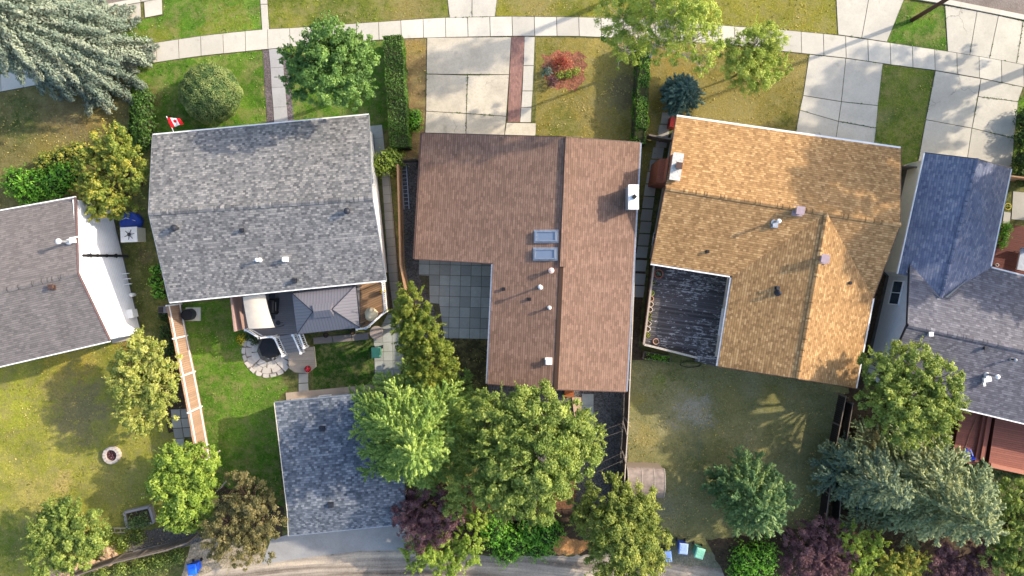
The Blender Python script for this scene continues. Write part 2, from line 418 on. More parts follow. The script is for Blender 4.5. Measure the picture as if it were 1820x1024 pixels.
def conifer(name, label, cat, base, h, r, mat, bark, nb=150, z0=0.5, droop=0.35, fox=0.2, spray=0.11, dens=1.0, power=0.8, side=True, trunk_r=0.2, lean=0.0, asym=0.18, asp=0.32, rise=0.15, blob=0.0, jit=.74):
    b = G(*base); t = thing(name, label, cat, b)
    Cs, Ns, Ss, Vs, Ds = [], [], [], [], []
    mb = MB(); ph = rng.uniform(0, 6.28)
    for k in range(nb):
        u = (k + rng.uniform(0, 1))/nb; u = u**1.25
        z = z0 + (h - z0)*u*0.985
        L = r*max(0.03, (1-u))**power*rng.uniform(jit, 1.1)*(1+asym*math.sin(2*ph + k*2.39996 + u*3)) + 0.12
        a = k*2.39996 + rng.uniform(-.25, .25)
        out = np.array([math.cos(a), math.sin(a), 0.0])
        npt = max(4, int(L/0.22)); ts = np.linspace(0.12, 1, npt)
        dr = droop*L*(0.6+0.8*(1-u))
        path = np.array([b.x, b.y, z]) + out[None]*L*ts[:, None]
        path[:, 2] += rise*L*ts*(1-u*0.3) - dr*ts**2*0.9 + 0.22*L*u*ts
        path[:, 2] = np.maximum(path[:, 2], 0.25)
        mb.tube([path[0]*1.0, path[npt//2], path[-1]], [0.012+0.012*L, 0.01+.006*L, 0.006], 4, False)
        tone = rng.uniform(0, 1)
        chains = [(path, fox*(0.75+0.5*(1-u)), 1.0)]
        if side and L > 0.7:
            ns = int(L/0.34)
            for j in range(ns):
                tt = 0.28 + 0.68*(j+rng.uniform(0, 1))/ns; i0 = int(tt*(npt-1)); p0 = path[i0]
                sgn = 1 if j % 2 else -1; an = a + sgn*rng.uniform(.55, 1.0)
                sl_ = L*(0.42*(1.1-tt)+0.06)*rng.uniform(.7, 1.15)
                m_ = max(3, int(sl_/0.2)); q = np.linspace(0.1, 1, m_)
                pp = p0 + np.stack([np.cos(an)*q*sl_, np.sin(an)*q*sl_, -droop*.5*sl_*q**2 - 0.02*q], 1)
                chains.append((pp, fox*0.72, 0.8))
        for (pp, fr, wgt) in chains:
            seg = np.linalg.norm(np.diff(pp, axis=0), axis=1).sum() + 0.1
            n = int(seg*60*dens*wgt*(fr/0.2)*(0.11/spray)**1.3)
            if n < 5: n = 5
            s = rng.uniform(0, 1, n)*(len(pp)-1); i = np.minimum(s.astype(int), len(pp)-2); f = (s-i)[:, None]
            c = pp[i]*(1-f) + pp[i+1]*f
            ax = pp[i+1]-pp[i]; ax /= (np.linalg.norm(ax, axis=1, keepdims=True)+1e-9)
            d = unit(n); d -= (d*ax).sum(1, keepdims=True)*ax; d /= (np.linalg.norm(d, axis=1, keepdims=True)+1e-9)
            d[:, 2] = np.where(d[:, 2] < -.3, -d[:, 2]*.6, d[:, 2])
            q_ = (s/(len(pp)-1))[:, None]; tap = (1-0.45*q_)*(1-blob) + blob*np.sqrt(np.clip(1.08-q_**4, .05, 1))*(1+.3*np.sin(s*2.9+k*1.7)[:, None]+.12*np.sin(s*6.1+k)[:, None])
            cc = c + d*fr*tap*rng.uniform(0.25, 1.0, n)[:, None]
            Cs.append(cc); nn = d + unit(n)*0.45 + np.array([0, 0, .25]); Ns.append(nn)
            Ds.append(ax*0.9*(1-.7*blob) + d*0.7 + unit(n)*(.3+.6*blob)); Ss.append(rng.uniform(.7, 1.35, n)*spray)
            Vs.append(0.4*tone + 0.25*(s/(len(pp)-1)) + 0.35*rng.uniform(0, 1, n))
    C = np.concatenate(Cs); C[:, 2] = np.maximum(C[:, 2], .1)
    leaf_obj('crown', C, np.concatenate(Ns), np.concatenate(Ss), np.concatenate(Vs), mat, t, asp, np.concatenate(Ds))
    mb.tube([b, b+Vector((0, 0, h*.5)), b+Vector((0, 0, h*.97))], [trunk_r, trunk_r*.6, .02], 8)
    mb.build('trunk', bark, t, smooth=True)
    return t

def shrub(name, label, cat, lobes, mat, stemmat, leaf=0.06, dens=1.0, depth=0.25, core=True, group=None, asp=0.6, coresz=.72, ragged=0.12, twig=True):
    """dense low plants: leaves through the outer shell of each lobe (px,py,z,r_px,rz); z is the centre height"""
    L = [(np.array(P(px, py, z)), r/25, rz) for (px, py, z, r, rz) in lobes]
    c0 = np.mean([l[0] for l in L], 0); t = thing(name, label, cat, (c0[0], c0[1], 0), group)
    Cs, Ns, Ss, Vs = [], [], [], []; cm = MB()
    for (c, r, rz) in L:
        n = int(620*dens*r*(r+rz)*(0.06/leaf)**1.7)
        d = unit(n); d[:, 2] = np.where(d[:, 2] < -.5, -d[:, 2], d[:, 2])
        wob = 1 + ragged*np.sin(d[:, 0]*7+c[0])*np.sin(d[:, 1]*6+c[1]*2) + ragged*.7*np.sin(d[:, 0]*15+d[:, 1]*13+c[1])
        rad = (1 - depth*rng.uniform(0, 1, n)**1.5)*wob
        pos = c + d*rad[:, None]*np.array([r, r, rz])
        Cs.append(pos); Ns.append(d + unit(n)*0.7 + np.array([0, 0, .2])); Ss.append(rng.uniform(.6, 1.4, n)*leaf)
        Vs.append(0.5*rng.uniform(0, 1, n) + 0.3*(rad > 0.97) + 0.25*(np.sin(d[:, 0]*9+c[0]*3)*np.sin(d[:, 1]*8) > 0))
        if core:
            pr = []; 
            for k in range(7):
                th = -math.pi/2*0.8 + (math.pi/2*.8+math.pi/2*.94)*k/6; pr.append((r*coresz*math.cos(th), rz*coresz*math.sin(th)))
            cm.lathe((c[0], c[1], max(c[2], rz*.5)), pr, 12)
        for k in range(5):
            a = rng.uniform(0, 6.28); cm.tube([(c0[0]+.02*math.cos(a), c0[1]+.02*math.sin(a), 0), ((c0[0]+c[0])/2, (c0[1]+c[1])/2, c[2]*.4), (c[0]+r*.5*math.cos(a), c[1]+r*.5*math.sin(a), c[2])], [.025, .02, .01], 5)
    C = np.concatenate(Cs); C[:, 2] = np.maximum(C[:, 2], .05)
    leaf_obj('foliage', C, np.concatenate(Ns), np.concatenate(Ss), np.concatenate(Vs), mat, t, asp)
    cm.build('stem', stemmat, t, smooth=True)
    return t

def hedge(name, label, base_line, width, height, mat, stemmat, leaf=0.055, dens=1.0, wob=0.06, taper=0.0):
    """clipped hedge along a plan polyline (plan px)"""
    pts = [G(x, y) for x, y in base_line]
    t = thing(name, label, 'hedge', (pts[0]+pts[-1])/2)
    Cs, Ns = [], []; cm = MB()
    for i in range(len(pts)-1):
        a, b = pts[i], pts[i+1]; d = (b-a); L = d.length; d.normalize(); s = Vector((-d.y, d.x, 0))
        W = width; n = int((L*W + 2*L*height + W*height)*260*dens*(0.055/leaf)**1.7)
        u = rng.uniform(0, L, n); sel = rng.uniform(0, L*W+2*L*height+2*W*height, n)
        for k in range(n):
            if sel[k] < L*W: v = rng.uniform(-W/2, W/2); z = height; nn = (0, 0, 1)
            elif sel[k] < L*W+2*L*height: sg = 1 if rng.uniform() < .5 else -1; v = sg*W/2; z = rng.uniform(0.1, height); nn = tuple(s*sg)
            else:
                sg = 1 if rng.uniform() < .5 else -1; v = rng.uniform(-W/2, W/2); z = rng.uniform(.1, height); u[k] = L if sg > 0 else 0; nn = tuple(d*sg)
            p = a + d*u[k] + s*v*(1 - taper*z/height)
            w_ = wob*(math.sin(p.x*3.1+p.y*1.7)+math.sin(p.y*4.3+z*3))*.5 - rng.uniform(0, .09)
            Cs.append((p.x+nn[0]*w_, p.y+nn[1]*w_, z+nn[2]*w_ )); Ns.append(nn)
        q = [a+s*W*.44, a-s*W*.44, b-s*W*.44, b+s*W*.44]
        cm.prism([(x.x, x.y) for x in q], 0.0, height-.1)
    C = np.array(Cs); N = np.array(Ns, float); n = len(C)
    leaf_obj('foliage', C, N + unit(n)*.75, rng.uniform(.6, 1.4, n)*leaf, rng.uniform(0, 1, n)*.7+.3*(np.sin(C[:, 1]*2.3+C[:, 0])>0), mat, t)
    cm.build('stem', stemmat, t)
    return t

def flowers(name, label, px, py, z, r_px, petal, leafm, n=160, height=.3, parent=None, cat='flowers'):
    c = P(px, py, z); t = thing(name, label, cat, c)
    for (nm, mt, k, lo, hi, sz) in (('leaves', leafm, n, 0, .7, .05), ('blossom', petal, n, .5, 1.05, .05)):
        d = unit(k); d[:, 2] = abs(d[:, 2]); pos = np.array(c) + d*rng.uniform(lo, hi, k)[:, None]*np.array([r_px/25, r_px/25, height])
        leaf_obj(nm, pos, d+unit(k)*.5, rng.uniform(.7, 1.3, k)*sz, rng.uniform(0, 1, k), mt, t, .8)
    return t

# short grass tufts standing in the turf: nobody could count them
GRASS = {}
def inpoly_np(X, Y, poly):
    c = np.zeros(len(X), bool); j = len(poly)-1
    for i in range(len(poly)):
        xi, yi = poly[i]; xj, yj = poly[j]
        if yi != yj:
            m = ((yi > Y) != (yj > Y)) & (X < (xj-xi)*(Y-yi)/(yj-yi)+xi); c ^= m
        j = i
    return c
def snoise(X, Y, f, s):
    r = np.random.default_rng(s); o = np.zeros(len(X))
    for k in range(9):
        a = r.uniform(0, 6.28); w = f*r.uniform(.5, 1.8); o += np.sin(w*(X*math.cos(a)+Y*math.sin(a))+r.uniform(0, 6.28))
    return o/3.2
def grass_in(pts, key, dens=26, seed=0):
    poly = gp(pts); xs = [p[0] for p in poly]; ys = [p[1] for p in poly]
    x0, x1, y0, y1 = max(min(xs), -37), min(max(xs), 37), max(min(ys), -23), min(max(ys), 19.5)
    if x1 <= x0 or y1 <= y0: return
    n = int((x1-x0)*(y1-y0)*dens); X = rng.uniform(x0, x1, n); Y = rng.uniform(y0, y1, n); k = inpoly_np(X, Y, poly)
    X, Y = X[k], Y[k]; t = .5+.28*snoise(X, Y, 1.1, 5)+.16*snoise(X, Y, 4.2, 8); kk = rng.uniform(0, 1, len(X)) < np.clip(.35+.6*snoise(X, Y, 2.1, 13), .12, 1)
    GRASS.setdefault(key, []).append((X[kk], Y[kk], np.clip(t[kk]+rng.uniform(-.3, .3, kk.sum()), 0, 1), .02))
def weeds_line(a, b, dens=9, z=.03):
    L = (b-a).length; n = int(L*dens); u = rng.uniform(0, 1, n); X = a.x+(b.x-a.x)*u+rng.normal(0, .025, n); Y = a.y+(b.y-a.y)*u+rng.normal(0, .025, n)
    k = snoise(X, Y, 1.5, 21) > .15
    GRASS.setdefault('weeds', []).append((X[k], Y[k], rng.uniform(.2, .8, k.sum()), z))
def grass_build(mats):
    for key, l in GRASS.items():
        X = np.concatenate([q[0] for q in l]); Y = np.concatenate([q[1] for q in l]); V = np.concatenate([q[2] for q in l]); Z = np.concatenate([np.full(len(q[0]), q[3]) for q in l]); n = len(X)
        C = np.stack([X, Y, Z+rng.uniform(0, .03, n)], 1); N = unit(n)*.8+np.array([0, 0, .9])
        o = leaf_obj('grass', C, N, rng.uniform(.03, .085, n), V, mats[key], None, .5); tag(o, kind='stuff')
# ================================================================= MATERIALS
M_conc = concrete("sidewalk_concrete", (190,184,170), .4, .12, .5)
M_drive = concrete("driveway_concrete", (186,180,166), .5, .07, .9)
M_drive_old = concrete("pitted_concrete", (190,180,160), .75, .07, .9)
M_joint = plain("joint_dirt", (84,80,60), .95, .3)
M_paver = concrete("paver_grey", (160,162,154), .5, .17)
M_paver_l = concrete("paver_light", (160,156,146), .4, .14)
M_brick = boards("brick_paving", (158,120,108), .22, .9)
M_asph = gravel("asphalt", (128,118,112), 22, .22)
M_alley = gravel("alley_gravel", (142,134,124), 11, .25, (118,112,102))
def alley_mat():
    m = NT("alley_tracks", .95); s = m.n("ShaderNodeSeparateXYZ"); m.l(m.co.outputs['Object'], s.inputs[0])
    x = m.math('ADD', s.outputs[0], 7.0); yy = m.math('ADD', s.outputs[1], m.math('MULTIPLY', m.math('MULTIPLY', x, x), .0052))
    cb = m.n("ShaderNodeCombineXYZ"); m.l(m.math('MULTIPLY', s.outputs[0], .06), cb.inputs[0]); m.l(m.math('MULTIPLY', yy, 1.5), cb.inputs[1])
    t = m.noise(1.0, 6, .62, vec=cb.outputs[0]); g = m.noise(9, 6, .8); b = m.noise(.7, 6, .7)
    f = m.math('ADD', m.math('MULTIPLY', t, .62), m.math('ADD', m.math('MULTIPLY', g, .2), m.math('MULTIPLY', b, .18)))
    c = m.ramp(f, [(.38, lin((82,72,62))), (.46, lin((124,112,98))), (.53, lin((154,142,126))), (.62, lin((196,178,152)))])
    sp = m.ramp(m.noise(30, 2, .5), [(.66, (0,0,0,1)), (.76, (.4,)*3+(1,))]); m.color(m.mix(sp, c, lin((92,84,76)))).bump(m.math('ADD', g, t), .5, .03); return m.m
M_alley = alley_mat()
M_gravel_d = gravel("dark_gravel", (96,92,88), 13, .55)
M_gravel_p = gravel("purple_gravel", (104,94,96), 16, .5)
M_soil = gravel("soil", (74,60,44), 9, .4)
M_mulch = gravel("red_mulch", (132,82,62), 9, .5, (100,74,54))
M_brown = gravel("dry_bed", (122,86,62), 12, .4, (90,66,48))
M_white = plain("white_paint", (225,224,220), .45, .06)
M_offwhite = plain("cream_paint", (205,196,176), .55, .08)
M_black = plain("black_plastic", (28,28,30), .5, .2)
M_dark = plain("dark_metal", (52,54,60), .45, .2, metal=.3)
M_galv = plain("galvanised", (176,178,180), .35, .15, metal=.7)
M_brownm = plain("brown_metal", (78,58,50), .5, .15)
M_bark = plain("bark", (84,68,54), .95, .35, 9, bump=.6)
M_birchbark = plain("birch_bark", (186,178,164), .9, .4, 7, bump=.3)
M_stem = plain("stems", (46,50,24), .95, .3, 9)
M_found = plain("foundation", (96,96,90), .9, .15, 3)
M_glass = glass("window_glass", (52,66,78))
M_skyglass = glass("skylight_glass", (112,124,140), .1)

# leaf palettes (dark, mid, light)
LM = dict(
 maple=leafmat("leaf_maple", [(56,80,38),(90,122,58),(130,156,82)]),
 yellow=leafmat("leaf_yellowing", [(72,92,36),(120,132,54),(176,162,72)]),
 lime=leafmat("leaf_lime", [(80,102,36),(124,146,54),(164,176,82)]),
 pale=leafmat("leaf_pale", [(92,108,46),(142,148,70),(176,174,100)]),
 mid=leafmat("leaf_mid", [(68,86,38),(110,128,56),(160,168,86)]),
 olive=leafmat("leaf_olive", [(72,90,38),(116,128,56),(162,164,84)]),
 bright=leafmat("leaf_bright", [(50,96,24),(86,138,38),(128,168,56)]),
 dark=leafmat("leaf_dark", [(28,48,22),(48,74,32),(74,100,44)]),
 purple=leafmat("leaf_purple", [(64,42,48),(98,68,74),(140,106,106)]),
 bronze=leafmat("leaf_bronze", [(70,72,44),(106,100,60),(150,138,92)]),
 birch=leafmat("leaf_birch", [(96,118,44),(140,156,66),(178,184,96)]),
 cedar=leafmat("leaf_cedar", [(62,80,28),(102,116,40),(142,144,60)]),
 teal=leafmat("leaf_bluegreen", [(50,80,50),(88,116,72),(140,156,98)]),
 blue=leafmat("needle_blue", [(66,84,74),(106,120,104),(152,158,136)], .08),
 blue2=leafmat("needle_bluegreen", [(70,92,80),(108,126,98),(168,170,112)], .1),
 sprucegreen=leafmat("needle_green", [(74,104,46),(122,150,66),(176,192,98)], .18),
 darkspruce=leafmat("needle_dark", [(46,72,66),(76,104,92),(118,142,124)], .08),
 hedge2=leafmat("leaf_hedge_loose", [(40,70,24),(70,106,36),(108,140,52)]),
 hedge=leafmat("leaf_hedge", [(38,62,24),(62,92,36),(90,120,50)]),
 juniper=leafmat("leaf_juniper", [(60,84,44),(88,112,60),(136,146,84)], .12),
 red=leafmat("leaf_red", [(96,40,34),(140,60,46),(176,104,78)]),
 silver=leafmat("needle_silver", [(78,100,74),(126,140,98),(184,186,130)], .12),
 g_lush=leafmat("grass_lush", [(54,86,26),(86,124,38),(132,156,66)]), g_dry=leafmat("grass_dry", [(92,92,40),(140,130,66),(186,170,104)]),
 g_mid=leafmat("grass_mid", [(66,84,32),(108,120,48),(156,148,84)]), g_dark=leafmat("grass_dark", [(40,62,24),(64,84,34),(96,108,52)]), g_weeds=leafmat("grass_weeds", [(50,76,28),(78,100,40),(110,120,60)]),
 petal_y=leafmat("petal_yellow", [(190,150,20),(226,190,40),(240,214,80)]),
 petal_r=leafmat("petal_red", [(190,20,40),(226,40,60),(240,90,100)]),
 orange=leafmat("leaf_orange", [(150,70,30),(196,104,50),(214,140,80)]),
)

# ================================================================= GROUND
M_base = lawn("ground_grass", [(52,62,30),(84,90,46),(116,112,66)])
mb = MB(); mb.add([(-900,-900,0),(900,-900,0),(900,900,0),(-900,900,0)], [(0,1,2,3)]); mb.build('ground', M_base, kind='structure')
GR = dict(lush=[(48,76,22),(76,112,30),(112,144,48)], dry=[(84,84,38),(118,114,54),(150,138,78)], mid=[(62,70,32),(88,96,44),(118,120,62)])
def lawn_sheet(pts, cols, blobs=(), z=0.006, amp=.05, seed=1, fine=.6):
    key = cols if isinstance(cols, str) else {0:'mid'}.get(0); avg = (cols[1] if not isinstance(cols, str) else GR[cols][1])
    if not isinstance(cols, str): key = 'dry' if avg[0] > avg[1]*.97 else ('dark' if sum(avg) < 190 else 'mid')
    grass_in(pts, key, seed=seed)
    return sheet('lawn', pts, z, lawn("turf", GR[cols] if isinstance(cols, str) else cols, blobs, fine), amp, seed)
# boulevard strips above the sidewalk
lawn_sheet([(205,44),(290,28),(292,-40),(461,-40),(466,54),(370,64),(300,74),(235,84),(200,60)], 'lush', [(400,50,60,(120,120,44),.7),(290,70,40,(128,124,48),.7)])
lawn_sheet([(474,-40),(792,-40),(798,31),(756,34),(640,42),(530,50),(479,52)], [(66,82,28),(104,112,40),(130,132,54)], [(720,20,60,(138,120,74),.8),(600,20,60,(70,84,34),.6),(520,45,30,(140,134,54),.6)])
lawn_sheet([(886,-40),(1484,-40),(1489,62),(1380,53),(1280,46),(1119,32),(904,30),(880,28)], [(88,96,32),(124,122,44),(146,138,60)], [(950,5,50,(150,132,86),.7),(1400,20,70,(132,122,52),.5),(1020,20,40,(80,92,30),.6)])
lawn_sheet([(1606,1),(1679,12),(1684,93),(1576,76)], 'lush', [(1640,20,24,(120,122,50),.6)])
# front yards
lawn_sheet([(-40,170),(70,150),(200,122),(232,130),(240,250),(140,350),(135,345),(0,376),(-40,385)], [(86,82,44),(110,102,60),(126,116,74)], [(40,215,50,(60,84,34),.85),(120,215,70,(122,106,78),.8),(170,210,30,(170,140,70),.6),(90,270,50,(138,124,56),.6)])
lawn_sheet([(-40,128),(44,120),(42,108),(-40,112)], 'dry')
lawn_sheet([(245,117),(300,107),(467,90),(474,222),(480,232),(262,262),(228,250),(232,130)], 'lush', [(268,170,30,(110,96,60),.8),(430,125,40,(84,110,32),.5)])
lawn_sheet([(502,86),(685,72),(690,230),(522,226),(514,200)], 'lush')
lawn_sheet([(722,70),(758,68),(756,240),(740,300),(716,300),(712,120)], [(110,90,58),(134,110,74),(150,128,86)], [(742,85,22,(150,128,60),.7),(735,270,30,(70,64,40),.6)])
lawn_sheet([(951,66),(1137,70),(1134,262),(1010,246),(953,240)], [(96,92,38),(130,118,56),(152,136,76)], [(1110,170,44,(104,92,72),.9),(1000,225,40,(76,92,34),.7),(1060,195,50,(128,116,74),.6),(970,85,30,(100,106,40),.6),(1080,90,40,(134,124,50),.5)])  # first patch, grey brown beside the hedge, is the hedge's shadow painted in
lawn_sheet([(1158,72),(1251,76),(1340,87),(1438,96),(1425,240),(1190,212),(1176,260),(1120,470),(1118,262)], [(96,92,40),(128,116,58),(146,132,78)], [(1300,200,60,(138,126,74),.6),(1395,215,22,(84,92,34),.8),(1200,110,40,(150,124,58),.6),(1145,260,22,(140,126,50),.6),(1140,370,30,(58,64,34),.8),(1140,440,30,(50,56,30),.8)])
lawn_sheet([(1570,113),(1661,126),(1628,300),(1600,300),(1550,262)], [(52,82,24),(88,108,36),(122,130,54)], [(1585,170,24,(112,118,54),.7),(1570,210,20,(110,112,84),.5)])
# back yards
lawn_sheet([(-40,640),(180,590),(250,590),(320,640),(340,970),(225,994),(130,1020),(60,1060),(-40,1060)], [(92,100,38),(138,138,52),(172,162,78)], [(30,720,60,(150,156,50),.8),(130,640,60,(176,148,60),.7),(140,730,70,(126,112,86),.9),(60,880,50,(172,154,88),.5),(200,850,60,(160,148,84),.6),(110,860,26,(186,160,104),.7),(20,960,60,(70,96,30),.8),(250,960,60,(70,96,34),.8),(230,610,30,(168,110,60),.8),(100,690,40,(160,140,80),.5)])  # large grey brown patch left of the apple tree is its painted shadow
lawn_sheet([(200,430),(262,420),(300,540),(320,600),(250,590)], [(60,72,30),(86,92,42),(104,104,56)], [(255,455,20,(92,80,62),.8)])
lawn_sheet([(325,540),(440,530),(450,580),(512,690),(488,716),(505,920),(498,960),(395,950),(380,870)], 'lush', [(420,660,50,(92,128,30),.5)])
lawn_sheet([(556,612),(664,600),(666,682),(556,694)], [(34,62,18),(48,80,22),(62,96,28)])
lawn_sheet([(1112,630),(1145,640),(1262,648),(1510,690),(1470,940),(1400,1000),(1190,985),(1165,900),(1118,890)], [(90,94,56),(124,122,80),(152,144,104)], [(1235,730,46,(152,148,134),.95),(1240,790,30,(124,124,108),.8),(1330,690,34,(142,136,104),.7),(1150,778,30,(150,132,66),.5),(1134,712,20,(138,128,54),.6),(1300,700,40,(122,114,60),.6),(1200,660,30,(76,88,36),.7),(1250,800,50,(80,92,40),.6),(1180,900,30,(130,124,104),.6),(1170,680,20,(112,128,50),.5),(1370,700,30,(140,128,60),.5),(1420,800,50,(100,96,66),.5)])
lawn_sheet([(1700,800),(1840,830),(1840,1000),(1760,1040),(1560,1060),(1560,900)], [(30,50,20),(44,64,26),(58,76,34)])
lawn_sheet([(795,600),(868,600),(870,690),(800,670)], [(58,56,36),(76,72,46),(92,84,58)])
lawn_sheet([(1798,170),(1850,170),(1850,330),(1800,320)], 'lush')

# roads
sheet('road', [(-60,-90),(1900,-90),(1900,40),(1820,28),(1776,20),(1668,-2),(1600,-12),(1484,-32),(900,-38),(460,-34),(292,-12),(150,18),(60,30),(-60,40)], .012, M_asph)
mb = MB()
curbline = [(150,20),(292,-10)]
for a, b in (((1600,-9),(1680,4)),((1680,4),(1776,23)),((1776,23),(1830,34))):
    mb.beam(G(*a, .05), G(*b, .05), .34, .14)
mb.beam(G(148,20,.05), G(250,1,.05), .3, .12); mb.beam(G(252,0.5,.05), G(294,-8,.05), .3, .12)
mb.build('kerb', M_conc, kind='structure')
sheet('alley', [(330,1035),(380,1012),(470,1000),(560,988),(640,979),(727,978),(900,989),(1048,987),(1185,1000),(1306,1012),(1400,1030),(1500,1120),(300,1120)], .014, M_alley, .08)
sheet('alley', [(300,1120),(340,960),(400,955),(470,965),(480,1000),(400,1020),(360,1060)], .012, gravel("dusty_gravel", (160,146,122), 11, .3), .08)
sheet('gravel', [(1040,985),(1190,975),(1310,985),(1310,1013),(1185,1001)], .016, gravel("verge_gravel", (112,108,92), 12, .35, (90,92,60)), .08)
sheet('driveway', [(482,958),(512,950),(700,932),(740,930),(735,978),(640,979),(560,989),(466,1002)], .03, concrete("garage_apron", (150,148,144), .6))
# tyre ruts in the alley
# sidewalk slabs along a curve
UP = [(-40,140),(0,133),(120,106),(245,82),(300,73),(370,63),(465,53),(530,50),(640,42),(756,34),(793,32),(904,30),(1010,31),(1119,33),(1230,40),(1280,46),(1380,53),(1488,63),(1575,76),(1683,92),(1759,104),(1820,116),(1880,128)]
LO = [(-40,170),(0,163),(70,150),(264,113),(300,107),(367,98),(467,88),(540,81),(685,70),(759,67),(800,66),(909,64),(1020,64),(1137,69),(1251,76),(1300,80),(1340,86),(1438,96),(1503,103),(1569,113),(1662,125),(1743,139),(1820,155),(1880,167)]
def interp(line, x):
    for i in range(len(line)-1):
        if line[i][0] <= x <= line[i+1][0]:
            t = (x-line[i][0])/(line[i+1][0]-line[i][0]); return line[i][1]+(line[i+1][1]-line[i][1])*t
sheet('sidewalk_base', [(x, y+1.2) for x, y in LO][::1] + [(x, y-1.2) for x, y in UP][::-1], .015, M_joint)
mb = MB(); x = -38; random.seed(3)
while x < 1870:
    wd = 39.5; x2 = min(x+wd, 1878); g = .55
    q = gp([(x+g, interp(UP, x+g)), (x2-g, interp(UP, x2-g)), (x2-g+1, interp(LO, x2-g)), (x+g+1, interp(LO, x+g))])
    mb.prism(q, .0, .045+random.uniform(-.006,.006)); x = x2
mb.build('sidewalk', M_conc, kind='structure')

def slabs(name, quads, mat=M_drive, z=.04, gap=1.2, base=True, bm=M_joint):
    mb = MB()
    for q in quads: mb.prism(inset(gp(q), gap/50), 0, z+random.uniform(-.004,.004))
    o = mb.build(name, mat, kind='structure')
    if name == 'driveway' or name == 'kerbside_slab':
        for q in quads:
            for i in range(4): weeds_line(G(*q[i]), G(*q[(i+1)%4]))
    if base:
        b = MB()
        for i, q in enumerate(quads): b.prism(inset(gp(q), -.01), -.02-.001*i, .019+.0006*i)
        b.build(name+'_base', bm, kind='structure')
    return o
slabs('driveway', [[(759,67),(909,66),(905,133),(758,132)],[(758,132),(831,134),(829,202),(757,198)],[(831,134),(905,133),(900,207),(829,202)],
    [(757,198),(829,202),(828,246),(755,244)],[(829,202),(900,207),(896,246),(828,246)],[(900,218),(953,219),(952,246),(896,246)]], M_drive_old)
slabs('driveway', [[(791,-38),(839,-38),(839,31),(799,32)],[(839,-38),(888,-38),(880,30),(839,31)]])
slabs('path', [[(932,65),(951,66),(949,117),(930,117)],[(930,117),(949,117),(947,162),(928,162)],[(928,162),(947,162),(945,191),(926,191)],[(926,191),(945,191),(944,218),(924,218)]])
mb = tiles(MB(), gp([(909,66),(932,66),(924,217),(902,217)]), R(90), .105, .21, .008, 0, .045, .5, .003); mb.build('brick_path', M_brick, kind='structure')
sheet('brick_path_base', [(909,66),(932,66),(924,217),(902,217)], .02, M_joint)
slabs('driveway', [[(1438,97),(1503,104),(1495,181),(1427,170)],[(1503,104),(1569,113),(1560,188),(1495,181)],[(1427,170),(1495,181),(1490,216),(1421,196)],[(1495,181),(1560,188),(1557,228),(1490,216)],
    [(1421,196),(1490,216),(1483,262),(1412,248)],[(1490,216),(1557,228),(1551,276),(1483,262)]])
slabs('driveway', [[(1484,-34),(1548,-26),(1531,68),(1489,62)],[(1548,-26),(1612,-14),(1576,75),(1531,68)]])
slabs('driveway', [[(1679,10),(1736,20),(1723,98),(1684,92)],[(1736,20),(1774,28),(1758,104),(1723,98)],[(1774,28),(1818,38),(1806,113),(1758,104)],[(1818,38),(1880,50),(1870,126),(1806,113)]])
slabs('driveway', [[(1662,126),(1743,140),(1727,228),(1645,213)],[(1743,140),(1818,155),(1809,181),(1738,172)],[(1738,172),(1809,181),(1802,246),(1727,228)],[(1645,213),(1727,228),(1716,300),(1631,290)],[(1727,228),(1802,246),(1797,312),(1716,300)]])
slabs('path', [[(460,-38),(474,-38),(476,8),(463,8)],[(463,8),(476,8),(479,53),(466,54)]], z=.035)
slabs('path', [[(478,88),(502,86),(504,120),(481,121)],[(481,121),(504,120),(507,155),(483,156)],[(483,156),(507,155),(510,190),(486,191)],[(486,191),(510,190),(513,226),(488,227)]], concrete("grey_path", (156,154,152), .35), gap=.5)
sheet('gravel', [(467,90),(478,89),(488,224),(475,226)], .02, M_gravel_p, .03)
sheet('gravel', [(502,86),(514,100),(523,222),(512,224)], .02, M_gravel_p, .03)
slabs('kerbside_slab', [[(165,18),(216,9),(218,34),(186,40)],[(218,9),(250,3),(251,33),(219,35)],[(256,2),(288,-4),(289,26),(258,32)]], gap=1.0)
slabs('path', [[(657,224),(679,222),(682,245),(659,247)],[(659,247),(682,245),(684,268),(661,270)],[(661,270),(684,268),(686,292),(663,294)]], M_paver, gap=.4)
# side yard between the grey and the brown house
sheet('gravel', [(672,225),(690,280),(712,505),(728,620),(705,640),(690,560),(690,400)], .008, gravel("side_bed", (100,82,66), 12, .35), .03)
mb = tiles(MB(), gp([(678,300),(692,299),(708,500),(712,560),(700,560),(690,480)]), R(-85), .62, .62, .02, 0, .04, 0, .004)
mb.build('path', M_paver_l, kind='structure')
mb = tiles(MB(), gp([(690,556),(712,556),(722,600),(708,690),(668,690),(664,600),(676,584)]), R(2), .66, .66, .02, 0, .045, 0, .005)
mb.build('path', M_paver, kind='structure')
sheet('path_base', [(690,556),(712,556),(722,600),(708,690),(668,690),(664,600),(676,584)], .02, M_joint)
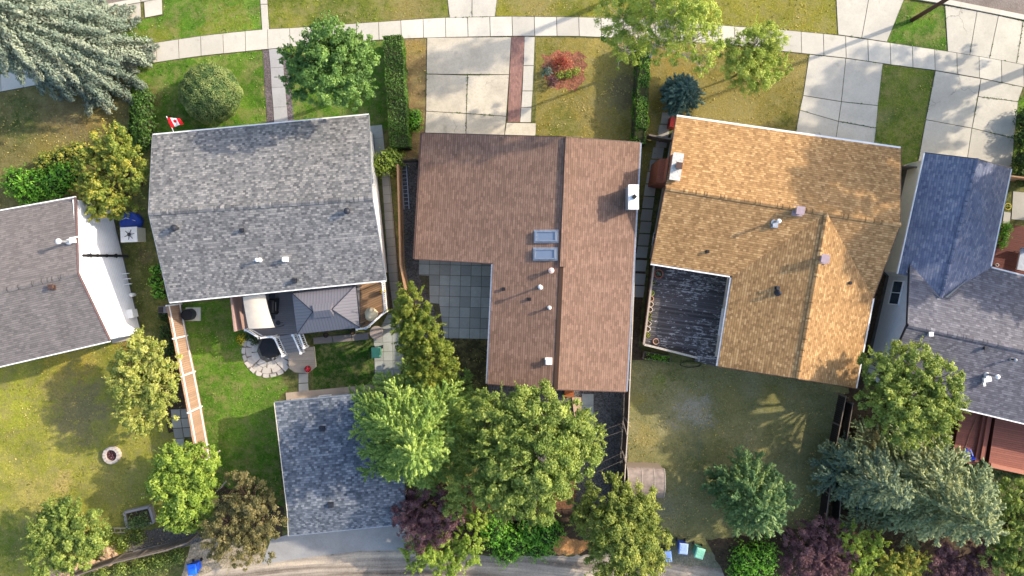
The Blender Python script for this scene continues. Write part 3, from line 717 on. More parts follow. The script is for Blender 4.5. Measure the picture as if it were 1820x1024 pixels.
# brown house: gravel side yard, paved patio, rear yard
sheet('gravel', [(716,288),(744,288),(744,470),(765,530),(790,604),(760,640),(726,520),(716,420)], .01, M_gravel_d, .02)
sheet('patio_base', [(745,455),(895,455),(895,603),(790,602),(780,560),(762,530),(745,490)], .02, M_joint)
mb = tiles(MB(), gp([(745,455),(895,460),(895,603),(790,601),(781,540),(764,538),(763,490),(745,489)]), R(-1.5), .745, .745, .03, 0, .05, 0, .006)
mb.build('patio', M_paver, kind='structure')
sheet('gravel', [(868,660),(1115,690),(1116,900),(990,915),(860,900)], .012, M_gravel_d, .03)
slabs('path', [[(1034,700),(1055,700),(1055,720),(1034,720)],[(1034,720),(1055,720),(1055,735),(1034,735)],[(1034,735),(1055,735),(1055,760),(1034,760)]], M_paver, z=.05, gap=.6, base=False)
sheet('brown_bed', [(985,850),(1010,810),(1030,820),(1025,880),(1010,915),(860,915),(860,890),(960,890)], .022, M_brown, .08)
sheet('brown_bed', [(985,950),(1060,965),(1030,985),(985,985)], .02, gravel("orange_earth", (178,128,78), 12, .3), .08)
# gravel walk between the orange and the brown house
mb = MB()
for i, (x, y) in enumerate([(1186,200),(1181,222),(1177,242),(1170,262),(1165,284),(1160,306),(1156,328),(1153,350),(1150,372),(1148,394),(1145,416),(1142,438),(1140,462),(1138,486),(1136,508)]):
    mb.prism(gp([(x-9,y),(x+10,y+1),(x+7,y+20.6),(x-12,y+19.8)]), 0, .045+random.uniform(-.006,.006))
for i in range(9):
    x = 1192+i*26; y = 206+i*4.0; mb.prism(gp([(x,y-4),(x+25,y),(x+25,y+14),(x,y+10)]), 0, .045)
mb.build('path', M_paver_l, kind='structure')
sheet('gravel', [(1122,440),(1150,440),(1135,610),(1145,640),(1120,640)], .012, M_soil, .02)
sheet('gravel', [(1515,470),(1580,470),(1590,510),(1560,620),(1530,700),(1508,700)], .012, M_soil, .03)
sheet('gravel', [(1470,930),(1500,700),(1560,700),(1560,900),(1530,940)], .014, M_soil, .03)
sheet('gravel', [(220,985),(232,950),(336,925),(362,960),(330,972)], .016, M_gravel_d, .04)
sheet('planting_bed', [(965,100),(1000,88),(1040,98),(1042,140),(1025,160),(985,158),(968,140)], .016, M_mulch, .2)
sheet('planting_bed', [(300,560),(322,560),(345,760),(300,770),(285,700)], .016, M_soil, .05)
sheet('planting_bed', [(690,905),(1010,900),(1050,985),(900,988),(730,975)], .018, M_soil, .08)
sheet('planting_bed', [(1255,960),(1530,925),(1800,940),(1860,1060),(1300,1050)], .02, M_soil, .08)
sheet('planting_bed', [(372,868),(392,862),(505,900),(500,955),(400,955)], .018, M_soil, .06)
grass_build(dict(lush=LM['g_lush'], dry=LM['g_dry'], mid=LM['g_mid'], dark=LM['g_dark'], weeds=LM['g_weeds']))

sheet('planting_bed', [(800,860),(868,850),(880,905),(790,915)], .021, M_soil, .08)
# ================================================================= HOUSES
def plane(a, b, c):
    a, b, c = Vector(a), Vector(b), Vector(c); n = (b-a).cross(c-a)
    return lambda x, y: a.z - (n.x*(x-a.x)+n.y*(y-a.y))/n.z
def gz(px, py, z): return Vector(((px-NX)/25, -(py-NY)/25, z))
def roof_part(V, F, mat, parent, thick=.17, name='roof'):
    mb = MB(); mb.uv = []; ed = {}
    for f in F:
        vs = [Vector(V[i]) for i in f]; n = Vector((0, 0, 0))
        for i in range(len(vs)): n += vs[i].cross(vs[(i+1) % len(vs)])
        if n.z < 0: f = f[::-1]; vs = vs[::-1]; n = -n
        n.normalize(); u = Vector((0, 0, 1)).cross(n); u = u.normalized() if u.length > 1e-4 else Vector((1, 0, 0)); v = n.cross(u)
        mb.add(vs, [tuple(range(len(vs)))]); mb.uv.append([(p.dot(u)+50, p.dot(v)+50) for p in vs])
        dn = [p - Vector((0, 0, thick)) for p in vs][::-1]; mb.add(dn, [tuple(range(len(dn)))]); mb.uv.append([(0, 0)]*len(dn))
        for i in range(len(f)):
            a, b = f[i], f[(i+1) % len(f)]; ed.setdefault((min(a, b), max(a, b)), []).append((a, b))
    for k, l in ed.items():
        if len(l) == 1:
            a, b = Vector(V[l[0][0]]), Vector(V[l[0][1]]); z = Vector((0, 0, thick))
            mb.add([a-z, b-z, b, a], [(0, 1, 2, 3)]); mb.uv.append([(0, 0)]*4)
    return mb.build(name, mat, parent)
def edge_strip(pairs, parent, mat, name, w=.12, h=.13, drop=.09, out=.5, cen=None):
    for a, b in pairs:
        mb = MB()
        a = Vector(a); b = Vector(b); d = (b-a).normalized(); s = Vector((d.y, -d.x, 0)).normalized()
        if s.dot((a+b)/2-cen) < 0: s = -s
        off = s*(w*out+.003) - Vector((0, 0, drop)); mb.beam(a+off, b+off, w, h); mb.build(name, mat, parent)
def ridge_cap(a, b, parent, mat, w=.3):
    a, b = Vector(a), Vector(b); L = (b-a).length; n = int(L/.28); mb = MB(); mb.uv = []
    d = (b-a)/n; s = Vector((-d.y, d.x, 0)).normalized()
    for i in range(n):
        p = a+d*i; q = a+d*(i+1.15); z0 = .06; 
        vs = [p+s*w/2-Vector((0,0,w*.2-z0)), p+Vector((0,0,z0+.01)), p-s*w/2-Vector((0,0,w*.2-z0)), q-s*w/2-Vector((0,0,w*.2-z0-.012)), q+Vector((0,0,z0+.022)), q+s*w/2-Vector((0,0,w*.2-z0-.012))]
        mb.add(vs, [(0,5,4,1),(1,4,3,2)]); r = random.uniform(0, 40); k = [(r+.05,r+.02),(r+.1,r+.02),(r+.2,r+.05),(r+.2,r+.09),(r+.1,r+.1),(r+.05,r+.1)]
        mb.uv += [[k[0],k[5],k[4],k[1]],[k[1],k[4],k[3],k[2]]]
    return mb.build('ridge_cap', mat, parent)
def walls(outline, hf, parent, mat, over=.38, thick=.17, found=.45, fmat=None, zlow=0):
    w = inset(outline, over); n = len(w); mb = MB(); fb = MB(); K = 36
    for i in range(n):
        a, b = Vector(w[i]), Vector(w[(i+1)%n])
        for k in range(K):
            p = a.lerp(b, k/K); q = a.lerp(b, (k+1)/K); zp = hf(p.x, p.y)-thick-.02; zq = hf(q.x, q.y)-thick-.02
            mb.add([(p.x,p.y,found),(q.x,q.y,found),(q.x,q.y,zq),(p.x,p.y,zp)], [(0,1,2,3)])
    wf = inset(outline, over+.03)
    for i in range(n):
        a, b = Vector(wf[i]), Vector(wf[(i+1)%n]); fb.add([(a.x,a.y,0),(b.x,b.y,0),(b.x,b.y,found),(a.x,a.y,found)], [(0,1,2,3)])
    fb.build('foundation', fmat or M_found, parent); mb.build('wall', mat, parent)
    return w
def opening(w, i, t, z0, wd, ht, parent, kind='window', fm=None, rot=None):
    """window or door set on wall i of loop w at fraction t"""
    n = len(w); a, b = Vector((*w[i], 0)), Vector((*w[(i+1)%n], 0)); d = (b-a).normalized(); c = a.lerp(b, t); nn = Vector((d.y, -d.x, 0))
    ar = sum(w[k][0]*w[(k+1)%n][1]-w[(k+1)%n][0]*w[k][1] for k in range(n))
    if ar < 0: nn = -nn
    fm = fm or M_white; mb = MB(); M = Matrix((d, nn, Vector((0, 0, 1)))).transposed(); o = c + Vector((0, 0, z0+ht/2))
    fr = .07
    for s in (-1, 1): mb.box(o+d*s*(wd/2-fr/2)+nn*.035, (fr, .07, ht), M=M)
    for s in (-1, 1): mb.box(o+Vector((0,0,s*(ht/2-fr/2)))+nn*.035, (wd-2*fr, .066, fr), M=M)
    if kind == 'window':
        mb.box(o+nn*.032, (fr*.7, .06, ht-2*fr), M=M); f = mb.build('window', fm, parent)
        p = MB(); p.box(o+nn*.018, (wd-2*fr, .03, ht-2*fr), M=M); p.build('pane', M_glass, f)
    else:
        mb.box(o+nn*.02, (wd-2*fr, .04, ht-2*fr), M=M); f = mb.build('door', fm, parent)
        h_ = MB(); h_.box(o+d*(wd*.36)+nn*.07+Vector((0,0,-.05)), (.05, .06, .12), M=M); h_.build('handle', M_galv, f)
    return f
def onroof(hf, px, py, dz=0):
    z = 4.0
    for _ in range(12):
        p = P(px, py, z+dz); z = hf(p.x, p.y)
    return Vector((p.x, p.y, z))
def vent_pipe(hf, px, py, parent, h=.5, r=.06, cap=.11, mat=None, capmat=None, flash=True, base_at_top=True):
    """px,py = where the cap shows"""
    mat = mat or M_galv; b = onroof(hf, px, py, h); mb = MB()
    mb.tube([b-Vector((0,0,.15)), b+Vector((0,0,h-.08))], r, 10)
    o = mb.build('vent_pipe', mat, parent, smooth=False)
    c = MB(); c.lathe(b+Vector((0,0,h-.1)), [(cap*.75,0),(cap,.02),(cap,.1),(cap*.35,.16)], 14)
    if flash: MB().lathe(b+Vector((0,0,-.12)), [(r*2.4,0),(r*1.9,.18),(r*1.15,.26)], 12).build('pipe_flashing', capmat or M_white, parent)
    c.build('vent_cap', capmat or M_white, parent)
def vent_box(hf, px, py, parent, s=.38, h=.3, mat=None, ang=0, dark=True):
    mat = mat or M_brownm; b = onroof(hf, px, py, h); mb = MB()
    mb.box(b+Vector((0,0,h/2-.1)), (s*.72, s*.72, h+.1), ang); mb.box(b+Vector((0,0,h)), (s, s, .06), ang); mb.box(b+Vector((0,0,-.02)), (s*1.25, s*1.25, .1), ang)
    mb.build('roof_vent', mat, parent)
def turbine(hf, px, py, parent, mat=None):
    b = onroof(hf, px, py, .45); mb = MB(); mb.tube([b-Vector((0,0,.1)), b+Vector((0,0,.25))], .13, 12)
    mb.lathe(b+Vector((0,0,.22)), [(.13,0),(.2,.06),(.22,.16),(.18,.26),(.06,.32)], 14)
    mb.build('turbine_vent', mat or M_dark, parent)

M_sh1 = shingle("shingle_grey", [(76,76,77),(97,97,97),(115,114,113),(132,130,127),(157,153,147)], .19, .14, spots=.4, rowdark=.5, patches=.35)
M_sh0 = shingle("shingle_taupe", [(94,89,87),(110,104,101),(122,115,111),(134,127,122)], .28, .14, spots=.3, rowdark=.85, patches=.3)
M_sh3 = shingle("shingle_brown", [(104,82,70),(118,94,80),(131,105,90),(146,118,102)], .3, .15, spots=.3, rowdark=1.0, patches=.25)
M_sh4 = shingle("shingle_orange", [(130,99,66),(153,119,79),(169,133,90),(194,159,112)], .2, .15, spots=.42, rowdark=.95, patches=.12, moss_amt=.15)
M_sh5 = shingle("shingle_shade_blue", [(84,90,112),(102,108,128),(118,122,138),(142,144,152)], .26, .15, spots=.35, rowdark=.7, patches=.5)  # north wing: blue of the tree shade put into the shingle colour
M_sh6 = shingle("shingle_ash", [(84,82,88),(100,98,104),(114,112,118),(136,134,138)], .26, .15, spots=.35, rowdark=.8, patches=.4)
M_shg = shingle("shingle_slate", [(64,69,77),(86,92,100),(108,113,120),(138,141,145)], .2, .15, spots=.42, rowdark=.6, patches=.4)
M_sid_w = siding("siding_white", (232,230,224)); M_sid_g = siding("siding_grey", (196,200,204)); M_sid_c = siding("siding_cream", (212,206,190))
M_stuc = plain("stucco", (200,190,174), .9, .08, 10, bump=.3)

# ---- grey house (second from the left)
def grey_house():
    e, rz = 3.95, 5.6
    NW, NE, SE, SW = P(271,240,e), P(655,204,e), P(686,498,e), P(301,537,e)
    RW, RE = P(264,379,rz), P(661,352,rz)
    t = thing('house', 'house with mottled grey shingle roof, red flag at its front and a rear deck', 'house', ((NW+SE)/2).xy.to_3d())
    V = [NW, NE, SE, SW, RW, RE]; roof = roof_part(V, [(0,4,5,1),(4,3,2,5)], M_sh1, t)
    ridge_cap(RW, RE, roof, M_sh1, .34)
    N = plane(NW, RW, RE); S = plane(SW, RE, RW); hf = lambda x, y: min(N(x, y), S(x, y)); cen = (NW+SE)/2
    edge_strip([(NW, NE), (SW, SE)], t, M_white, 'gutter', w=.08, cen=cen)
    edge_strip([(NW, RW), (RW, SW), (NE, RE), (RE, SE)], t, M_galv, 'fascia', w=.03, h=.2, drop=.1, cen=cen)
    w = walls([NW.xy, NE.xy, SE.xy, SW.xy], hf, t, M_sid_w, over=.5)
    opening(w, 0, .25, 1.6, 1.8, 1.2, t); opening(w, 0, .8, 1.6, 1.6, 1.2, t); opening(w, 0, .5, .5, 1.0, 2.1, t, 'door', M_brownm)
    opening(w, 1, .35, 2.2, .9, .8, t); opening(w, 2, .5, 1.4, 1.9, 2.1, t); opening(w, 2, .8, 2.0, 1.2, 1.0, t); opening(w, 3, .4, 1.9, 1.2, 1.0, t)
    vent_pipe(hf, 456, 462, roof, .5, .07, .13); vent_box(hf, 505, 461, roof, .26, .3, M_white)
    vent_box(hf, 522, 499, roof, .24, .22, M_dark)
    turbine(hf, 616, 375, roof); turbine(hf, 308, 405, roof); vent_box(hf, 428, 409, roof, .2, .2, M_dark)
    return t
grey_house()

# ---- left neighbour with tall white gable wall
def taupe_house():
    e, rz = 4.2, 5.75
    NE, SE = P(133,351,e), P(194,606,e); RE = P(137,486,rz)
    d = (P(0,375,e)-P(133,351,e)); L = 22/d.length
    NW = NE + d*L; d2 = P(0,651,e)-P(194,606,e); SW = SE + d2.normalized()*22; d3 = P(0,518,rz)-RE; RW = RE + d3.normalized()*22
    t = thing('house', 'house at the left edge with taupe roof and tall bright white end wall', 'house', ((NW+SE)/2).xy.to_3d())
    roof = roof_part([NW, NE, SE, SW, RW, RE], [(0,4,5,1),(4,3,2,5)], M_sh0, t); ridge_cap(RW, RE, roof, M_sh0, .34)
    N = plane(NW, RW, RE); S = plane(SW, RE, RW); hf = lambda x, y: min(N(x, y), S(x, y)); cen = (NW+SE)/2
    edge_strip([(NW, NE), (SW, SE)], t, M_white, 'gutter', w=.08, cen=cen)
    edge_strip([(NE, RE), (RE, SE)], t, plain("mauve_trim", (96,76,76)), 'fascia', w=.04, h=.2, drop=.09, cen=cen)
    w = walls([NW.xy, NE.xy, SE.xy, SW.xy], hf, t, siding("white_wall", (236,236,238), .2, .6), over=.1, found=.2)
    opening(w, 2, .7, 1.4, 1.6, 1.3, t); opening(w, 2, .3, 1.4, 1.6, 1.3, t); opening(w, 0, .5, 1.5, 1.6, 1.3, t)
    # mast standing against the white wall
    vent_pipe(hf, 103, 429, roof, 1.0, .09, .17); vent_box(hf, 89, 510, roof, .3, .25, M_brownm)
    c = onroof(hf, 127, 428); m = MB(); m.box(c+Vector((.15,0,.12)), (.3,.3,.25), .2); m.box(c+Vector((.2,.2,.1)), (.5,.08,.1), .2); m.build('pipe_bracket', M_white, roof)
    a = Vector(w[1]).lerp(Vector(w[2]), .40)
    m = MB(); x, y = a.x+.1, a.y; m.tube([(x,y,.3),(x,y,4.75)], .085, 10); m.tube([(x,y,.32),(x+.35,y-.02,.2)], .09, 10)
    for z in (1.2, 2.2, 3.2, 4.2): m.tube([(x,y,z),(x,y,z+.06)], .115, 10)
    for z in (1.0, 3.9): m.box((x-.06,y,z), (.12,.3,.05))
    m.build('black_flue', M_black, t)
    for k, f in enumerate((.52,.56,.60)):
        m = MB(); q = Vector(w[1]).lerp(Vector(w[2]), f+.02); m.tube([(q.x,q.y,.7),(q.x+.35,q.y+.05,.68),(q.x+.36,q.y+.05,.5)], .035, 6); m.build('outlet_pipe', M_white, t)
    q = Vector(w[1]).lerp(Vector(w[2]), .84); m = MB(); m.box((q.x+.18,q.y,.9), (.3,.55,.7), .2); m.box((q.x+.18,q.y,1.26), (.36,.6,.04), .2); m.build('meter_box', M_white, t)
    q = Vector(w[1]).lerp(Vector(w[2]), .70); m = MB(); m.lathe((q.x+.25,q.y,.25), [(.12,0),(.14,.2),(.14,.5),(.05,.6)], 12); m.tube([(q.x-.02,q.y,.5),(q.x+.25,q.y,.55)], .04, 6); m.build('gas_meter', M_white, t)
    return t
taupe_house()

# ---- brown house, middle
def brown_house():
    ew, ee, rz = 2.8, 3.4, 4.7
    NW, NE, SE = P(750,237,ew), P(1138,254,ee), P(1113,696,ee)
    SWc, IN, WB = P(866,682,3.2), P(876,468,3.2), P(737,460,ew)
    RN, RS = P(1007,244,rz), P(988,692,rz)
    W = plane(NW, WB, RN)
    SWc.z = W(SWc.x, SWc.y); SWc = P(866,682,SWc.z); IN = P(876,468,W(IN.x, IN.y))
    E = plane(NE, RN, SE); RS.z = min(rz, W(RS.x, RS.y)); hf = lambda x, y: min(W(x, y), E(x, y))
    t = thing('house', 'brown roofed house in the middle with white chimney and two skylights', 'house', ((NW+SE)/2).xy.to_3d())
    roof = roof_part([NW, NE, SE, SWc, IN, WB, RN, RS], [(0,5,4,6),(6,4,3,7),(6,7,2,1)], M_sh3, t)
    # raised ledge where the east slope laps over the ridge
    a, b = P(1005.5,243,rz+.1), P(995,474,rz+.1); mb = MB(); mb.uv = []
    s = Vector((1,0,0)); q = [a, b, b+s*.42, a+s*.42]; hh = .22
    top = [p.copy() for p in q]; 
    for i, p in enumerate(top): p.z = rz+(.16 if i < 2 else .07)
    bot = [Vector((p.x, p.y, rz-.3)) for p in q]
    mb.add(top+bot, [(0,1,2,3),(0,4,5,1),(1,5,6,2),(2,6,7,3),(3,7,4,0)]); mb.uv = [[(p.y, p.x) for p in q]]+[[(0,0)]*4]*4
    mb.build('ridge_ledge', M_sh3, roof)
    rc = MB(); rc.beam(P(994.5,474,rz+.0)+Vector((.12,0,0)), RS+Vector((0,.02,0)), .26, .04); rc.build('ridge_cap', M_sh3, roof)
    cen = Vector((2.5,-1,0))
    edge_strip([(NW, WB)], t, M_brownm, 'gutter', w=.12, cen=cen); edge_strip([(NE, SE)], t, M_galv, 'gutter', w=.1, cen=cen)
    edge_strip([(IN, SWc)], t, M_galv, 'gutter', w=.1, cen=Vector((5,-3,0)))
    edge_strip([(NW, RN), (RN, NE), (SWc, RS), (RS, SE)], t, M_brownm, 'fascia', w=.05, h=.2, drop=.1, cen=cen); edge_strip([(WB, IN)], t, M_brownm, 'fascia', w=.05, h=.2, drop=.1, cen=Vector((-2,3,0)))
    w = walls([p.xy for p in (NW, NE, SE, SWc, IN, WB)], hf, t, M_stuc, over=.45)
    opening(w, 0, .25, .1, 2.6, 2.2, t, 'door', M_offwhite); opening(w, 0, .68, .3, 1.0, 2.1, t, 'door', M_brownm); opening(w, 0, .85, 1.0, 1.6, 1.3, t)
    opening(w, 2, .7, 1.0, 1.6, 1.2, t); opening(w, 2, .25, .4, 1.0, 2.1, t, 'door', M_white); opening(w, 3, .6, .4, 1.9, 2.1, t); opening(w, 5, .4, 1.2, 1.0, .9, t)
    # chimney
    p = P(1126.5,350,5.15); x, y = p.x, p.y
    m = MB(); m.box((x,y,2.45), (.56,1.46,4.9)); ch = m.build('chimney', plain("grey_stucco", (150,148,144), .9, .12, 9, bump=.3), t)
    m = MB(); m.box((x,y,5.0), (.66,1.58,.22)); m.build('chimney_cap', M_white, ch)
    m = MB(); m.tube([(x+.02,y,5.05),(x+.02,y,5.3)], .16, 4); m.build('flue', M_black, ch)
    # skylights
    for (cx, cy) in ((971,420),(969.5,451.5)):
        c = onroof(hf, cx, cy, .15); n = Vector((-(W(1,0)-W(0,0)), -(W(0,1)-W(0,0)), 1)).normalized()
        ux = Vector((1,0,W(1,0)-W(0,0))).normalized(); uy = n.cross(ux); M = Matrix((ux, uy, n)).transposed(); Lx, Ly = 1.38, .66
        m = MB()
        for s in (-1,1): m.box(c+uy*s*(Ly/2-.035)+n*.08, (Lx,.07,.26), M=M); m.box(c+ux*s*(Lx/2-.05)+n*.08, (.1,Ly-.14,.258), M=M)
        m.box(c+n*.0, (Lx+.22,Ly+.2,.05), M=M); f = m.build('skylight', M_galv, t)
        g = MB(); g.box(c+n*.14, (Lx-.2,Ly-.14,.04), M=M); g.build('pane', M_skyglass, f)
    vent_pipe(hf, 980, 481, roof, .45, .12, .19, plain("pink_pipe",(176,140,130)), plain("pink_cap",(200,176,166)), flash=False)
    vent_pipe(hf, 961, 511, roof, 1.0, .07, .14); vent_pipe(hf, 977, 547.5, roof, .4, .06, .11)
    vent_box(hf, 895, 514, roof, .17, .14, M_black); vent_box(hf, 941, 532, roof, .17, .14, M_black); vent_box(hf, 975.5, 643, roof, .36, .26, M_white)
    return t
brown_house()

# ---- orange shingled house
def orange_house():
    e, rz = 3.3, 5.0
    NW, NE, WS = P(1203,207,e), P(1601,264,e), P(1157,468,e); RW, RE = P(1183,334,rz), P(1600,400,rz); ES = P(1552,530,e)
    NO, SW, SE = P(1301,491,e), P(1276,651,e), P(1521,690,e); RS, MT = P(1418,673,rz), P(1470,383,rz)
    MT = RW.lerp(RE, (MT.x-RW.x)/(RE.x-RW.x)); RS.z = rz
    t = thing('house', 'house with bright orange tan shingle roof and grey topped chimney beside its dark deck', 'house', ((NW+SE)/2).xy.to_3d())
    V = [NW, NE, WS, RW, RE, ES, NO, SW, SE, RS, MT]
    roof = roof_part(V, [(0,3,10,4,1),(3,2,6,10),(10,5,4),(10,6,7,9),(10,9,8,5)], M_sh4, t)
    ridge_cap(RW, RE, roof, M_sh4, .3); ridge_cap(RS, MT, roof, M_sh4, .3)
    Np = plane(NW, RW, RE); Sp = plane(WS, RE, RW); Wp = plane(SW, RS, MT); Ep = plane(SE, MT, RS)
    hf = lambda x, y: max(min(Np(x, y), Sp(x, y)), min(Wp(x, y), Ep(x, y), rz) if y < MT.y else -9)
    cen = Vector((17,1,0))
    edge_strip([(NW, NE)], t, M_white, 'gutter', cen=cen); edge_strip([(WS, NO)], t, M_white, 'gutter', w=.1, cen=Vector((13,5,0)))
    edge_strip([(NO, SW)], t, M_galv, 'gutter', w=.12, cen=cen); edge_strip([(ES, SE)], t, M_white, 'gutter', w=.1, cen=cen)
    edge_strip([(NW, RW), (RW, WS), (NE, RE), (RE, ES), (SW, RS), (RS, SE)], t, M_brownm, 'fascia', w=.04, h=.2, drop=.1, cen=cen)
    w = walls([p.xy for p in (NW, NE, ES, SE, SW, NO, WS)], hf, t, M_sid_c, over=.42)
    opening(w, 0, .25, .9, 2.0, 1.4, t); opening(w, 0, .5, .4, 1.0, 2.1, t, 'door', plain("red_door",(120,30,26))); opening(w, 0, .78, .1, 4.6, 2.2, t, 'door', M_offwhite)
    opening(w, 3, .3, 1.0, 1.6, 1.2, t); opening(w, 3, .75, 1.0, 1.6, 1.2, t); opening(w, 4, .4, 1.1, 1.9, 2.0, t, 'door', M_white); opening(w, 5, .5, 1.1, 1.9, 1.6, t); opening(w, 2, .5, 1.4, 1.0, .9, t)
    opening(w, 6, .15, .6, .9, 1.6, t)
    p = P(1203,296,5.3); x, y = p.x, p.y
    m = MB(); m.box((x-.22,y,1.5), (.9,1.6,3.0), R(-9)); m.box((x,y,3.9), (.58,1.62,2.6), R(-9)); 
    a = [(x-.86,y+.7,3.0)]
    ch = m.build('chimney', plain("chimney_brown", (142,84,62), .9, .15, 9, bump=.4), t)
    m = MB(); m.box((x,y,5.2), (.68,1.75,.16), R(-9)); m.build('chimney_cap', plain("cap_grey", (188,184,176), .9, .2, 8), ch)
    m = MB(); m.box((x+.08,y+.02,5.4), (.3,.34,.3), R(-9)); m.box((x+.08,y+.02,5.58), (.4,.42,.05), R(-9)); m.build('flue', M_brownm, ch)
    mauve = plain("mauve_metal", (150,132,136), .5, .08)
    vent_box(hf, 1423, 374, roof, .52, .5, mauve, R(-8)); vent_box(hf, 1467, 460, roof, .52, .5, mauve, R(-8))
    vent_pipe(hf, 1385, 393, roof, .9, .08, .14); vent_box(hf, 1378, 399, roof, .34, .2, M_galv)
    vent_box(hf, 1258, 447, roof, .18, .16, M_black); vent_box(hf, 1512, 503, roof, .18, .16, M_black); 
    vent_box(hf, 1383, 512, roof, .2, .2, M_dark); vent_pipe(hf, 1386, 521, roof, .3, .1, .13, M_dark, M_dark)
    return t
orange_house()

# ---- right house, grey roof tinted blue on the tree-shaded wing
def blue_house():
    e, rz, r2 = 2.9, 4.3, 4.6
    NW, PK, NE = P(1645,272,e), P(1737,283,rz), P(1797,300,e); SW, IN = P(1597,487,e), P(1760,476,e)
    MT = P(1680,530,rz); RW = P(1614,578,r2); d = (P(1820,623,r2)-RW).normalized(); RE = RW + d*19
    d2 = (P(1820,752,e)-P(1695,722,e)).normalized(); S0 = P(1695,722,e); SWc = S0 - d2*5.1; SEc = SWc + d2*19.5
    Wp = plane(NW, SW, PK); Ep = plane(NE, PK, IN); dN = (P(1820,491,e)-IN).normalized(); NEc = IN + dN*13.5
    N2 = plane(RW, RE, IN); S2 = plane(SWc, SEc, RE)
    # tip where the two slopes cross on the west side
    TIP = onroof(lambda x, y: Wp(x, y)+.02, 1619, 470); TOP = P(1618,470,N2(TIP.x, TIP.y)); NT_ = Vector((TOP.x, TOP.y, N2(TOP.x, TOP.y)))
    LOW = onroof(Wp, 1613.5, 490)
    t = thing('house', 'house at the right edge with grey roof, painted bluer on its shaded wing, and red decks', 'house', (RW+Vector((6,2,0))).xy.to_3d())
    MT.z = N2(MT.x, MT.y)
    U = PK.lerp(MT, 1.0)
    roof = roof_part([NW, PK, NE, SW, IN, MT, LOW, NT_], [(0,3,6,7,5,1),(1,5,4,2)], M_sh5, t)
    roof2 = roof_part([RW, RE, NEc, IN, MT, NT_, SWc, SEc], [(0,5,4,3,2,1),(0,1,7,6)], M_sh6, t, thick=.2)
    ridge_cap(RW, RE, roof2, M_sh6, .3); ridge_cap(MT+Vector((0,0,.02)), PK, roof, M_sh5, .22)
    hf = lambda x, y: max(min(N2(x, y), S2(x, y)), min(Wp(x, y), Ep(x, y)) if y > MT.y else -9)
    cen = Vector((31,-2,0))
    edge_strip([(NE, IN)], t, M_white, 'gutter', w=.1, cen=Vector((30,4,0))); edge_strip([(IN, NEc)], t, M_white, 'gutter', w=.1, cen=Vector((34,-6,0)))
    edge_strip([(SWc, SEc)], t, M_white, 'gutter', w=.1, cen=cen); edge_strip([(NW, SW)], t, M_white, 'gutter', w=.08, cen=cen)
    edge_strip([(NW, PK), (PK, NE), (RW, SWc), (RW, NT_)], t, M_dark, 'fascia', w=.04, h=.2, drop=.1, cen=cen)
    w1 = walls([p.xy for p in (NW, PK, NE, IN, MT+Vector((0,-.6,0)), SW)], hf, t, M_sid_c, over=.36)
    w2 = walls([p.xy for p in (NT_, MT, IN, NEc, SEc, SWc)], hf, t, M_sid_g, over=.3)
    i = 5; opening(w2, 5, .83, 1.2, 1.7, 1.25, t); opening(w2, 4, .35, .5, 2.4, 2.1, t, 'door', M_white); opening(w2, 4, .6, 1.2, 1.6, 1.2, t)
    opening(w1, 0, .5, .1, 2.3, 2.1, t, 'door', M_offwhite); opening(w1, 2, .4, 1.2, 1.2, 1.2, t)
    vent_box(hf, 1655, 594, roof2, .28, .3, M_white); vent_box(hf, 1753, 619, roof2, .24, .24, M_dark); vent_pipe(hf, 1806, 640, roof2, .5, .06, .1, M_dark, M_galv)
    vent_pipe(hf, 1774, 670, roof2, 1.1, .08, .15); 
    c = onroof(hf, 1752, 674); m = MB(); m.box(c+Vector((0,0,.1)), (.5,.3,.2), .2); m.box(c+Vector((-.1,.22,.15)), (.2,.2,.35), .2); m.box(c+Vector((-.15,-.3,.05)), (.16,.3,.1), .2); m.build('pipe_bracket', M_white, roof2)
    return t
blue_house()

# ---- detached garage with slate roof
def garage():
    e, rz = 2.7, 3.5
    NW, SW = P(488,716,e), P(513,952,2.6); RW = P(511,909,rz); NE = P(715,694,e); SE = P(722,931,2.6); RE = P(720,889,rz)
    t = thing('garage', 'detached garage with slate blue shingle roof beside the alley', 'garage', ((NW+SE)/2).xy.to_3d())
    roof = roof_part([NW, NE, SE, SW, RW, RE], [(0,4,5,1),(4,3,2,5)], M_shg, t)
    N = plane(NW, RW, RE); S = plane(SW, RE, RW); hf = lambda x, y: min(N(x, y), S(x, y)); cen = (NW+SE)/2
    edge_strip([(NW, NE), (SW, SE)], t, M_galv, 'gutter', w=.06, cen=cen); edge_strip([(NW, RW), (RW, SW)], t, M_offwhite, 'fascia', w=.04, h=.2, drop=.08, cen=cen)
    w = walls([p.xy for p in (NW, NE, SE, SW)], hf, t, M_sid_w, over=.3, found=.15)
    opening(w, 2, .5, .1, 4.8, 2.1, t, 'door', M_white); opening(w, 0, .3, .1, .9, 2.0, t, 'door', M_white)
    vent_box(hf, 572, 763, roof, .3, .16, M_dark); vent_box(hf, 587, 899, roof, .3, .16, M_dark)
garage()
